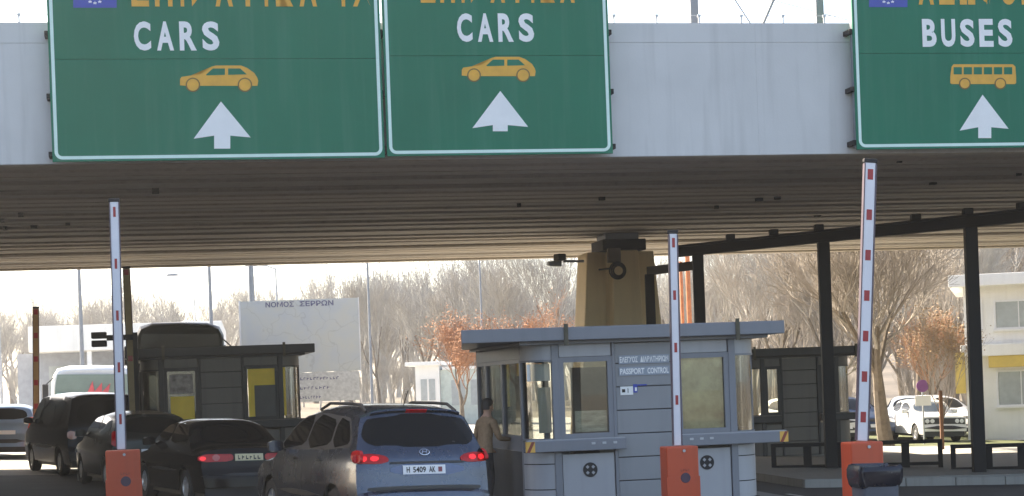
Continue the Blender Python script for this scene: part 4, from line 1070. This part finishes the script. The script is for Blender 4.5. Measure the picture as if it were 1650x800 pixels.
mz.prism(zig, lambda a, z: (a, -.10, z), lambda a, z: (a, -.085, z)); mz.build('red_emblem', mat('emblem_red', (.70, .10, .12), .6), cws)
coach('dark coach whose rounded roof rises behind the dark brown booth', 288, 49.5, A, paint('dark_coach', (.028, .034, .033), .2, .35), H=3.72, W=1.22, front=False, name='coach')
# ------------------------------------------------------------------ person at the booth
def person(label, px, D, face):
    x, y = XY(px, D); base = gz(x)
    t = thing('person', label, 'person', (x, y, base + .0), face)
    V = []; E = []; Rr = []
    def v(p, r, par=None):
        V.append(p); Rr.append(r if isinstance(r, tuple) else (r, r))
        if par is not None: E.append((par, len(V) - 1))
        return len(V) - 1
    # faces -y locally, leaning a little towards -y
    pel = v((0, .02, .95), (.165, .12))
    w = v((0, 0, 1.10), (.155, .115), pel); ch = v((0, -.03, 1.30), (.18, .125), w); sh = v((0, -.05, 1.44), (.15, .10), ch)
    nk = v((0, -.06, 1.52), .058, sh); hd0 = v((0, -.075, 1.58), (.066, .075), nk); hd1 = v((0, -.085, 1.655), (.078, .095), hd0); hd2 = v((0, -.08, 1.72), (.066, .082), hd1); v((0, -.075, 1.755), (.03, .04), hd2)
    for sx in (-1, 1):
        hp = v((sx * .10, .02, .88), .10, pel); kn = v((sx * .11, -.02, .50), .066, hp); an = v((sx * .11, .04, .10), .045, kn); ft = v((sx * .12, -.04, .045), .042, an); v((sx * .125, -.17, .035), .032, ft)
        s0 = v((sx * .19, -.045, 1.41), .07, sh)
        if sx < 0: el = v((-.27, -.10, 1.14), .05, s0); wr = v((-.20, -.33, 1.12), .034, el); d = Vector((.12, -.98, .05)).normalized()
        else: el = v((.27, .0, 1.13), .05, s0); wr = v((.24, -.20, .99), .034, el); d = Vector((-.1, -.9, -.35)).normalized()
        wp = Vector(V[wr]); palm = v(tuple(wp + d * .07), (.034, .02), wr)
        side = Vector((0, 0, 1)).cross(d).normalized(); pp = Vector(V[palm])
        for k in range(4):
            o = side * (k - 1.5) * .02; L = (.032, .037, .035, .027)[k]
            a = v(tuple(pp + o + d * .035), .0095, palm); b = v(tuple(pp + o + d * (.035 + L) + Vector((0, 0, -.012))), .0085, a); v(tuple(pp + o + d * (.035 + 1.6 * L) + Vector((0, 0, -.036))), .0075, b)
        a = v(tuple(pp - d * .03 - side * .034 * sx), .0105, palm); v(tuple(pp + d * .015 - side * .055 * sx), .009, a)
    me = bpy.data.meshes.new('body'); me.from_pydata(V, E, []); o = bpy.data.objects.new('body_src', me); col.objects.link(o)
    md = o.modifiers.new('skin', 'SKIN'); md.use_smooth_shade = True; md.branch_smoothing = .4
    for i, sv in enumerate(me.skin_vertices[0].data): sv.radius = Rr[i]; sv.use_root = (i == 0)
    ss = o.modifiers.new('sub', 'SUBSURF'); ss.levels = 2; ss.render_levels = 2
    dg = bpy.context.evaluated_depsgraph_get(); m2 = bpy.data.meshes.new_from_object(o.evaluated_get(dg)); bpy.data.objects.remove(o)
    for m in (mat('tan_jacket', (.30, .19, .11), .85, var=.2, scale=20, bump=.2), mat('dark_trousers', (.02, .021, .025), .85, var=.2), mat('skin_tone', (.50, .28, .19), .55, var=.08), mat('black_shoe', (.012, .012, .012), .4)): m2.materials.append(m)
    for p in m2.polygons:
        c = p.center; p.use_smooth = True
        hand = (abs(c.x) > .14 and c.y < -.23 and .85 < c.z < 1.25)
        p.material_index = 2 if (c.z > 1.49 or (hand and (c.y < -.34 or (c.x > 0 and c.z < 1.0)))) else (0 if (c.z > .92 or hand) else (3 if c.z < .09 else 1))
    b = bpy.data.objects.new('body', m2); col.objects.link(b); b.parent = t
    M_hair = mat('dark_hair', (.012, .010, .009), .6, var=.2)
    mb = MB(); rings = []
    for (z, rx, ry, oy) in ((1.60, .082, .055, -.03), (1.66, .092, .092, -.062), (1.71, .088, .10, -.075), (1.755, .07, .082, -.077), (1.785, .03, .035, -.075)):
        rings.append([(rx * math.cos(2 * math.pi * k / 20), oy + ry * math.sin(2 * math.pi * k / 20), z + (.03 if math.sin(2 * math.pi * k / 20) < -.5 and z < 1.72 else 0)) for k in range(20)])
    loft(mb, rings); mb.build('hair', M_hair, t, smooth=True)
    for sx in (-1, 1):
        MB().lathe([(0, -.006), (.012, -.003), (.012, .003), (0, .006)], 10, 'y', (sx * .032, -.176, 1.655)).build('eye', M_dark, t)
        MB().lathe([(0, -.02), (.012, -.01), (.014, .01), (0, .02)], 8, 'z', (sx * .088, -.07, 1.64)).build('ear', MATS['skin_tone'], t, smooth=True)
    MB().prism([(-.014, 1.605), (.014, 1.605), (.006, 1.655), (-.006, 1.655)], lambda a, z: (a, -.165, z), lambda a, z: (a * .5, -.198 if z < 1.63 else -.178, z)).build('nose', MATS['skin_tone'], t, bevel=.004)
    MB().box(-.025, .025, -.167, -.155, 1.578, 1.588).build('mouth', mat('lip', (.35, .13, .11), .5), t)
    return t
person('dark haired person in tan jacket standing at the side of the blue grey booth', 779, 29.6, R(125))

# ------------------------------------------------------------------ trees
def tree_mesh(seed, H, spread, trunk_r, levels=5, fork=.28, lean=0., dens=1.0):
    """returns (trunk builder, crown builder)"""
    rnd = random.Random(seed); T = MB(); C = MB(); tips = []
    def branch(p, d, L, r, lv):
        n = 4 if lv < 2 else (3 if lv < 4 else 2)
        pts = [p]; dd = d.copy()
        for k in range(n):
            j = .16 if lv else .10
            dd = (dd + Vector((rnd.uniform(-j, j), rnd.uniform(-j, j), rnd.uniform(-j * .3, j) + (.05 if lv else 0)))).normalized()
            pts.append(pts[-1] + dd * L / n)
        rad = [max(.007, r * (1 - .45 * k / n)) for k in range(n + 1)]
        if lv >= 3: rad = [max(.0065, r * (1 - .7 * k / n)) for k in range(n + 1)]
        sides = 8 if lv == 0 else (6 if lv == 1 else (4 if lv == 2 else 3))
        (T if lv < 2 else C).tube(pts, rad, sides, cap=False)
        if lv >= levels: tips.append(pts[-1]); return
        nc = {0: 5, 1: 6, 2: 6, 3: 5, 4: 4}.get(lv, 3)
        nc = max(2, int(nc * dens + rnd.random()))
        for c_ in range(nc):
            f = rnd.uniform(.35 if lv else .62, 1.0) if c_ else 1.0
            i = min(n - 1, int(f * n)); q = pts[i].lerp(pts[i + 1], f * n - i)
            a = rnd.uniform(0, 2 * math.pi); ax = dd.orthogonal().normalized(); ax = Matrix.Rotation(a, 3, dd) @ ax
            ang = rnd.uniform(.3, .75) * spread
            if c_ == 0: ang *= .35
            nd = (dd * math.cos(ang) + ax * math.sin(ang)).normalized(); nd = (nd + Vector((0, 0, .12))).normalized()
            k = rnd.uniform(.55, .8); branch(q, nd, L * k * (1.45 if lv == 0 else 1), rad[i] * rnd.uniform(.5, .68), lv + 1)
    branch(Vector((0, 0, -.1)), Vector((lean, 0, 1)).normalized(), H * fork, trunk_r, 0)
    zm = max(p.z for p in tips)
    k = H / zm
    for M_ in (T, C): M_.v = [(x * k, y * k, z * k) for x, y, z in M_.v]
    tips = [p * k for p in tips]
    return T, C, tips
M_bark = mat('bark', (.15, .12, .09), .9, var=.3, scale=6, bump=.5, bscale=25)
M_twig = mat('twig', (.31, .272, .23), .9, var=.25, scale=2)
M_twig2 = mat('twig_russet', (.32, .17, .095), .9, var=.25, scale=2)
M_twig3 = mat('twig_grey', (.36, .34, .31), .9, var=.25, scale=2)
M_leaf = mat('dry_leaf', (.36, .25, .14), .8, var=.4, scale=3); M_leaf2 = mat('russet_leaf', (.36, .16, .07), .8, var=.35, scale=3)
def leaves(tips, n, size, seed, jit=.25):
    rnd = random.Random(seed); mb = MB()
    for _ in range(n):
        p = rnd.choice(tips) + Vector([rnd.uniform(-jit, jit) for _ in range(3)])
        a = Vector([rnd.gauss(0, 1) for _ in range(3)]).normalized(); b = a.orthogonal().normalized(); s_ = size * rnd.uniform(.6, 1.3)
        mb.add([p - a * s_, p + b * s_ * .5, p + a * s_, p - b * s_ * .5], [(0, 1, 2, 3)])
    return mb
VAR = []
for sd, H, sp_, tr, lv, fk, dn in ((11, 10, 1.0, .2, 5, .26, .92), (12, 10, .8, .17, 5, .3, .9), (13, 10, 1.15, .2, 5, .22, .92), (14, 10, .9, .16, 5, .24, .9)):
    T, C, tips = tree_mesh(sd, H, sp_, tr, lv, fk, 0, dn); VAR.append((T, C, tips))
MESH = {}
def place_tree(label, px, D, var, H, wide=1., rz=0., twig=None, bark=None, group=None, name='bare_tree', leaf=None, nleaf=0):
    x, y = XY(px, D); t = thing(name, label, 'tree', (x, y, gz(x)), rz, group); k = H / 10
    t.scale = (k * wide, k * wide, k)
    T, C, tips = VAR[var]
    for nm, mb, m in (('trunk', T, bark or M_bark), ('crown', C, twig or M_twig)):
        key = (nm, var, m.name)
        if key not in MESH: o = mb.build(nm, m, t); MESH[key] = o.data
        else: o = bpy.data.objects.new(nm, MESH[key]); col.objects.link(o); o.parent = t
    if nleaf: leaves(tips, nleaf, .04 / k, int(px)).build('leaves', leaf, t)
    return t
# the forked tree in front of the parked cars: its own shape
T, C, tips = tree_mesh(41, 10, 1.05, .27, 6, .27, -.18, .92); VAR.append((T, C, tips))
place_tree('large bare tree with a leaning pale trunk in front of the parked cars', 1427, 58.8, 4, 9.6, 1.05, R(20), name='bare_tree')
T, C, tips = tree_mesh(52, 10, .8, .10, 4, .38, 0, 1.0); VAR.append((T, C, tips))
place_tree('slender young tree with sparse tan leaves growing in front of the white saloon', 1513, 55.5, 5, 4.6, 1.0, 0, leaf=M_leaf, nleaf=1300, name='young_tree')
sx_, sy_ = XY(1516, 55.3)
tag(MB().box(-.05, .05, -.05, .05, -.1, 1.75).build('wooden_stake', mat('stake_brown', (.13, .06, .03), .8, var=.2), None, bevel=.01), 'brown wooden stake at the foot of the slender young tree', 'stake').location = (sx_, sy_, gz(sx_))
g1 = 'bare trees beyond the car park'
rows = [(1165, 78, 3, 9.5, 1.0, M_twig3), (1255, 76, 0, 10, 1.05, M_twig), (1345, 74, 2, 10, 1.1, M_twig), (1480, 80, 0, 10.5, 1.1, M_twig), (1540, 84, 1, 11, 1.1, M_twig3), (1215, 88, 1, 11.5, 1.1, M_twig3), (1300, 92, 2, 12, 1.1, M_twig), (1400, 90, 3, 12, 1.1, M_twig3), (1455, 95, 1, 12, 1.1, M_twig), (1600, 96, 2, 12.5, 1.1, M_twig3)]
for i, (px, D, vr, H, wd, tw) in enumerate(rows):
    place_tree('bare brown branched tree in the row beyond the car park', px, D, vr, H, wd, R(47 * i), tw, group=g1)
place_tree('low spreading tree with russet leaves behind the parked cars', 1500, 71, 3, 5.2, 1.5, R(30), M_twig2, leaf=M_leaf, nleaf=2400, name='russet_tree')
g2 = 'hazy bare trees far behind the lanes'
far = [(612, 150, 1, 13, .9), (690, 155, 0, 14, 1.1), (735, 165, 2, 16, 1.1), (800, 150, 3, 15, 1.1), (850, 145, 0, 14.5, 1.1), (900, 140, 1, 15, 1.1), (770, 185, 2, 17, 1.2), (655, 180, 3, 15, 1.1), (1095, 130, 2, 14, 1.1)]
for i, (px, D, vr, H, wd) in enumerate(far):
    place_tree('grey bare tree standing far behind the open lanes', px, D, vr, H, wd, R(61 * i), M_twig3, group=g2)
place_tree('rounded russet leaved tree showing left of the large booth', 745, 84, 3, 5.6, 1.35, R(80), M_twig2, leaf=M_leaf2, nleaf=4000, name='russet_tree')
place_tree('second russet tree whose top shows above the large booth roof', 850, 82, 0, 6.3, 1.3, R(10), M_twig2, leaf=M_leaf2, nleaf=3000, name='russet_tree')
g3 = 'faint trees far beyond the left lanes'
for i, (px, D, vr, H, wd) in enumerate([(20, 230, 0, 16, 1.2), (90, 250, 2, 18, 1.2), (160, 245, 1, 17.5, 1.2), (235, 240, 3, 18, 1.2), (300, 230, 0, 17.5, 1.2), (365, 235, 2, 18, 1.2), (440, 220, 1, 16, 1.2), (510, 210, 3, 17, 1.2), (565, 190, 0, 16, 1.1)]):
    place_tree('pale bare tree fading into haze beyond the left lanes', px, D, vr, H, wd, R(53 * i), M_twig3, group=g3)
# far wood: too many to count, one mass
def wood(name, label, x0, x1, y0, y1, n, hmin, hmax, seed, m):
    rnd = random.Random(seed); T, C, _ = tree_mesh(77, 10, .9, .16, 4, .25, 0, .95); mb = MB()
    src = T.v + C.v; nf = T.f + [tuple(i + len(T.v) for i in f) for f in C.f]
    for _ in range(n):
        x = rnd.uniform(x0, x1); y = rnd.uniform(y0, y1); k = rnd.uniform(hmin, hmax) / 10; a = rnd.uniform(0, 6.28); c_, s_ = math.cos(a) * k * 1.15, math.sin(a) * k * 1.15
        z = gz(x); mb.add([(x + vx * c_ - vy * s_, y + vx * s_ + vy * c_, z + vz * k) for vx, vy, vz in src], nf)
    return tag(mb.build(name, m), label, 'wood', kind='stuff')
wood('far_wood', 'dense brown leafless wood beyond the car park', 16, 62, 108, 165, 80, 12, 17, 3, M_twig)
wood('far_wood', 'grey leafless wood far behind the lanes', -18, 24, 180, 250, 85, 14, 19, 5, M_twig3)
wood('far_wood', 'faint leafless wood beyond the left lanes', -110, -16, 255, 340, 120, 15, 21, 7, M_twig3)
wood('far_scrub', 'low grey leafless scrub at the foot of the far trees', -60, 26, 150, 178, 110, 3.5, 6.5, 9, M_twig3)
wood('far_scrub', 'low brown leafless scrub beyond the car park', 14, 48, 84, 106, 70, 3, 5.5, 10, M_twig)
# wooded rise behind the right-hand trees
mb = MB(); nx, ny = 40, 14; rnd = random.Random(8)
for j in range(ny + 1):
    for i in range(nx + 1):
        x = -60 + 300 * i / nx; y = 190 + 260 * j / ny
        h = 16 * math.sin(math.pi * min(1, j / ny * .9) / 1.8) * (1 / (1 + math.exp(-(x - 22) / 9))) + rnd.uniform(-.5, .5)
        mb.v.append((x, y, -.8 + h * (j > 0)))
mb.f = [(j * (nx + 1) + i, j * (nx + 1) + i + 1, (j + 1) * (nx + 1) + i + 1, (j + 1) * (nx + 1) + i) for j in range(ny) for i in range(nx)]
tag(mb.build('hill', mat('hill_scrub', (.12, .10, .08), .95, var=.4, scale=.25, bump=.5, bscale=2), smooth=True), kind='structure')

# ------------------------------------------------------------------ white building on the right
x0, y0 = XY(1541, 64.0)
bl = thing('office_building', 'white two storey office building with yellow panels beside the car park', 'building', (x0, y0, gz(x0)), R(-15))
M_yp = mat('yellow_panel', (.62, .45, .12), .6, var=.08)
M_pane = mat('office_pane', (.38, .41, .41), .12, var=.15, scale=3)
Wd, Hh = 14.0, 5.35
MB().box(0.35, Wd, .3, 9, -.2, Hh - .1).build('wall', M_wall, bl)
MB().box(-.12, Wd + .2, -.35, 9.3, Hh - .1, Hh + .30).build('roof', M_wall, bl, bevel=.02)
MB().box(0.2, Wd, .0, .302, 2.85, 3.25).build('balcony_band', M_wall, bl, bevel=.02)
def win(x, z, w, h, n=2):
    f = MB().box(x, x + w, .255, .298, z, z + .06).box(x, x + w, .255, .298, z + h - .06, z + h).box(x, x + .06, .256, .298, z + .06, z + h - .06).box(x + w - .06, x + w, .256, .298, z + .06, z + h - .06).build('window', M_white, bl)
    for k in range(n):
        a = x + .06 + (w - .12) * k / n; b = x + .06 + (w - .12) * (k + 1) / n
        MB().box(a + .02, b - .02, .275, .292, z + .06, z + h - .06).build('pane', M_pane, f)
        if k: MB().box(a - .018, a + .018, .262, .298, z + .06, z + h - .06).build('mullion', M_white, f)
    MB().box(x - .05, x + w + .05, .2, .299, z - .06, z - .002).build('sill', M_wall, f)
win(.55, 3.75, .42, 1.1, 1)
for k in range(4): win(1.35 + 2.0 * k, 3.75, 1.65, 1.0, 2)
for k in range(4): win(1.35 + 2.0 * k, 1.10, 1.65, 1.25, 2)
for k in range(5):
    MB().box(1.1 + 2.0 * k + .02, 3.06 + 2.0 * k, .05, .298, 2.45, 2.848).build('yellow_board', M_yp, bl, bevel=.01) if k < 5 else None
MB().box(0.0, .33, -.02, .6, 1.6, 3.0).build('yellow_board', M_yp, bl)
for k in range(3): MB().box(.15 + 4.6 * k, .33 + 4.6 * k, -.12, .1, -.1, 2.85).build('pilaster', M_wall, bl) if k else None

# ------------------------------------------------------------------ car park sign
cx_, cy_ = XY(1487, 60.2)
sg_ = thing('parking_sign', 'small white notice with a round purple sign above it at the car park', 'sign', (cx_, cy_, gz(cx_)), 0)
MB().tube([(0, 0, -.1), (0, 0, 2.05)], .03, 8).build('post', M_galv, sg_)
MB().lathe([(0, -.02), (.2, -.02), (.2, 0), (0, 0)], 24, 'y', (0, -.03, 1.88)).build('round_sign', mat('purple_sign', (.22, .07, .24), .5), sg_)
MB().box(-.26, .26, -.05, -.03, 1.24, 1.56).build('notice_plate', M_white, sg_)

# ------------------------------------------------------------------ map board
x0, y0 = XY(488, 60); zt = P(488, 483, 60).z
mbx = thing('map_board', 'large pale regional map board standing behind the dark brown booth', 'board', (x0, y0, gz(x0)), R(3))
hw = 1.89; zt -= gz(x0)
mm = bpy.data.materials.new('map_print'); mm.use_nodes = True; n = mm.node_tree; b = n.nodes['Principled BSDF']; b.inputs['Roughness'].default_value = .6
tc = n.nodes.new('ShaderNodeTexCoord'); vo = n.nodes.new('ShaderNodeTexVoronoi'); vo.feature = 'DISTANCE_TO_EDGE'; vo.inputs['Scale'].default_value = 1.1
nz = n.nodes.new('ShaderNodeTexNoise'); nz.inputs['Scale'].default_value = 1.6; nz.inputs['Detail'].default_value = 5
wv = n.nodes.new('ShaderNodeTexNoise'); wv.inputs['Scale'].default_value = 1.5; n.links.new(tc.outputs['Object'], wv.inputs['Vector']); ad_ = n.nodes.new('ShaderNodeVectorMath'); n.links.new(tc.outputs['Object'], ad_.inputs[0]); n.links.new(wv.outputs['Color'], ad_.inputs[1]); n.links.new(ad_.outputs[0], vo.inputs['Vector']); n.links.new(tc.outputs['Object'], nz.inputs['Vector'])
cr = n.nodes.new('ShaderNodeValToRGB'); cr.color_ramp.elements[0].color = (.52, .55, .56, 1); cr.color_ramp.elements[1].color = (.58, .58, .52, 1)
e = cr.color_ramp.elements.new(.5); e.color = (.55, .57, .55, 1); cr.color_ramp.elements[0].position = .35; cr.color_ramp.elements[-1].position = .7
n.links.new(nz.outputs['Fac'], cr.inputs[0])
c2 = n.nodes.new('ShaderNodeValToRGB'); c2.color_ramp.elements[0].position = .0; c2.color_ramp.elements[1].position = .02; c2.color_ramp.elements[0].color = (.62, .6, .56, 1); c2.color_ramp.elements[1].color = (1, 1, 1, 1)
n.links.new(vo.outputs[0], c2.inputs[0]); mx = n.nodes.new('ShaderNodeMix'); mx.data_type = 'RGBA'; mx.blend_type = 'MULTIPLY'; mx.inputs['Factor'].default_value = .35
n.links.new(cr.outputs[0], mx.inputs['A']); n.links.new(c2.outputs[0], mx.inputs['B']); n.links.new(mx.outputs['Result'], b.inputs['Base Color'])
MB().box(-hw, hw, -.02, .02, zt - 2.35, zt).build('map_panel', mm, mbx)
MB().box(-hw + .9, hw - .05, -.02, .02, zt - 3.3, zt - 2.36).build('legend_panel', mat('legend_pale', (.58, .58, .56), .6, var=.2, scale=9), mbx)
MB().box(-hw - .05, -hw, -.03, .03, zt - 2.36, zt + .02).build('board_frame', M_white, mbx); MB().box(hw, hw + .03, -.03, .03, zt - 2.36, zt + .02).build('board_frame', M_white, mbx)
for sx in (-1, 1): MB().box(sx * 1.4 - .06, sx * 1.4 + .06, .03, .15, -.1, zt - .1).build('leg', M_galv, mbx)
text_on('lettering', 'ΝΟΜΟΣ ΣΕΡΡΩΝ', lambda s, t: (-1.08 + 2.18 * s, -.026, zt - .22 + .17 * t), mbx, mat('map_ink', (.12, .12, .22), .6), .02)
for j in range(3):
    print_marks('legend_print', (18, 13, 15)[j], lambda s, t, j=j: (-.7 + (1.9 - .3 * j) * s, -.026, zt - 2.6 - .3 * j + .09 * t), mbx, MATS['map_ink'], j)

# ------------------------------------------------------------------ lamp posts and poles
def pole(label, px, D, ytop, r=.06, arm=0., m=None, name='lamp_post'):
    x, y = XY(px, D); z = P(px, ytop, D).z
    t = thing(name, label, 'lamp post' if arm else 'pole', (x, y, gz(x)), 0); h = z - gz(x)
    MB().tube([(0, 0, -.2), (0, 0, h * .5), (0, 0, h)], [r * 1.25, r, r * .75], 10).build('post', m or M_galv, t, smooth=True)
    MB().tube([(0, 0, 0), (0, 0, .5)], r * 1.8, 10).build('base', m or M_galv, t)
    if arm:
        MB().tube([(0, 0, h - .05), (arm * .5, 0, h + .12), (arm, 0, h + .16)], r * .6, 8).build('arm', M_galv, t, smooth=True)
        hd = MB(); loft(hd, [[(arm + dx, a * k, h + .16 + b * k) for a, b in ((-.12, 0), (-.09, .1), (.09, .1), (.12, 0), (.08, -.05), (-.08, -.05))] for dx, k in ((0, .6), (arm / abs(arm) * .2, 1), (arm / abs(arm) * .55, .7))]); hd.build('lamp_head', M_steel, t, smooth=True)
    else: MB().lathe([(r * .75, 0), (r * .9, .02), (r * .5, .08), (0, .1)], 10, 'z', (0, 0, h)).build('cap', M_steel, t)
    return t
pole('tall slim pole rising left of the pale boom of the near orange barrier', 135, 78, 330, .085, name='tall_pole', m=M_steel)
pole('tall dark pole rising behind the dark coach roof', 345, 72, 330, .075, name='tall_pole', m=M_steel)
pole('thick grey pole rising behind the left edge of the map board', 412, 66, 330, .11, name='tall_pole', m=M_steel)
pole('street lamp with arm reaching left above the map board', 452, 84, 432, .06, -.8)
pole('faint street lamp with long arm reaching left beyond the dark coach', 319, 92, 448, .05, -.75)
pole('thin pole beside the right edge of the map board', 600, 80, 330, .055, name='thin_pole', m=M_steel)
pole('faint thin pole among the far trees left of the large booth', 781, 92, 330, .05, name='thin_pole', m=M_steel)
pole('pale pole at the far end of the left lanes', 3, 76, 466, .055, name='thin_pole')
# orange posts seen between the pier and the black posts
x, y = XY(1110, 70); t = thing('orange_post', 'pair of faded orange posts seen past the pier', 'post', (x, y, gz(x)), 0)
M_op = mat('faded_orange', (.50, .16, .06), .7, var=.3, scale=5)
for dx, h in ((-.12, 6.6), (.14, 6.9)): MB().tube([(dx, 0, -.1), (dx, 0, h)], .09 if dx > 0 else .06, 10).build('post', M_op, t, smooth=True)
MB().box(-.2, .25, -.03, .03, 3.0, 3.1).build('tie_bar', M_op, t)

# ------------------------------------------------------------------ small far buildings
x, y = XY(690, 96); k = thing('white_kiosk', 'small white kiosk with flat projecting roof far behind the SUV', 'kiosk', (x, y, gz(x)), R(-6))
MB().box(-.62, .62, 0, 3.5, -.1, 3.0).build('wall', M_wall, k); MB().box(-1.1, .75, -.3, 3.8, 3.0, 3.2).build('roof', M_wall, k, bevel=.02)
for q in range(2): MB().box(-.35 + .42 * q, -.03 + .42 * q, -.02, .01, 1.2, 2.3).build('window', M_pane, k)
MB().box(.64, 4.2, .3, 3.2, -.1, 2.75).build('annex_wall', mat('pale_green_wall', (.50, .56, .52), .8), k); MB().box(.76, 4.4, .2, 3.3, 2.75, 2.9).build('annex_roof', M_wall, k)
for q in range(3): MB().box(1.2 + q * 1.0, 1.9 + q * 1.0, .28, .31, .9, 2.2).build('window', M_pane, k)
x, y = XY(135, 84); k = thing('white_hall', 'low white hall with flat canopy behind the white coach', 'building', (x, y, gz(x)), R(8))
MB().box(-3.0, 5.5, 1.2, 12, -.1, 3.6).build('wall', mat('blue_grey_wall', (.32, .34, .38), .8), k)
MB().box(-2.2, 6.3, -1.2, 13, 3.6, 4.75).build('canopy', M_wall, k, bevel=.03)
for q in range(4): MB().box(-2.0 + 2.3 * q, -1.8 + 2.3 * q, -1.0, -.8, -.1, 3.6).build('column', M_white, k)
for q in range(3): MB().box(-1.6 + 2.3 * q, .3 + 2.3 * q, 1.15, 1.21, 1.0, 3.0).build('window', M_pane, k)
# twin floodlight camera beside the dark booth
x, y = XY(168, 40.5); z = P(168, 545, 40.5).z
fl = thing('floodlight', 'dark twin floodlight on a bracket beside the dark brown booth', 'floodlight', (x, y, z), R(8))
for dz in (.06, -.12): MB().box(-.22, .1, -.12, .12, dz - .07, dz + .07).build('lamp_housing', M_black, fl, bevel=.02)
MB().box(.1, .75, -.03, .03, -.06, .06).build('bracket', M_black, fl); MB().box(.66, .76, -.05, .05, gz(x) - z, .1).build('post', M_black, fl)

# ------------------------------------------------------------------ haze
hm = bpy.data.materials.new('haze_air'); hm.use_nodes = True; n = hm.node_tree
n.nodes.remove(n.nodes['Principled BSDF']); pv = n.nodes.new('ShaderNodeVolumePrincipled')
pv.inputs['Color'].default_value = (.93, .95, 1, 1); pv.inputs['Density'].default_value = .0004; pv.inputs['Anisotropy'].default_value = .6
n.links.new(pv.outputs[0], n.nodes['Material Output'].inputs['Volume'])
hz = MB().box(-950, 950, -310, 1850, -3.5, 30).build('haze', hm)
tag(hz, 'thin pale haze filling the air over the checkpoint', 'haze', kind='stuff')
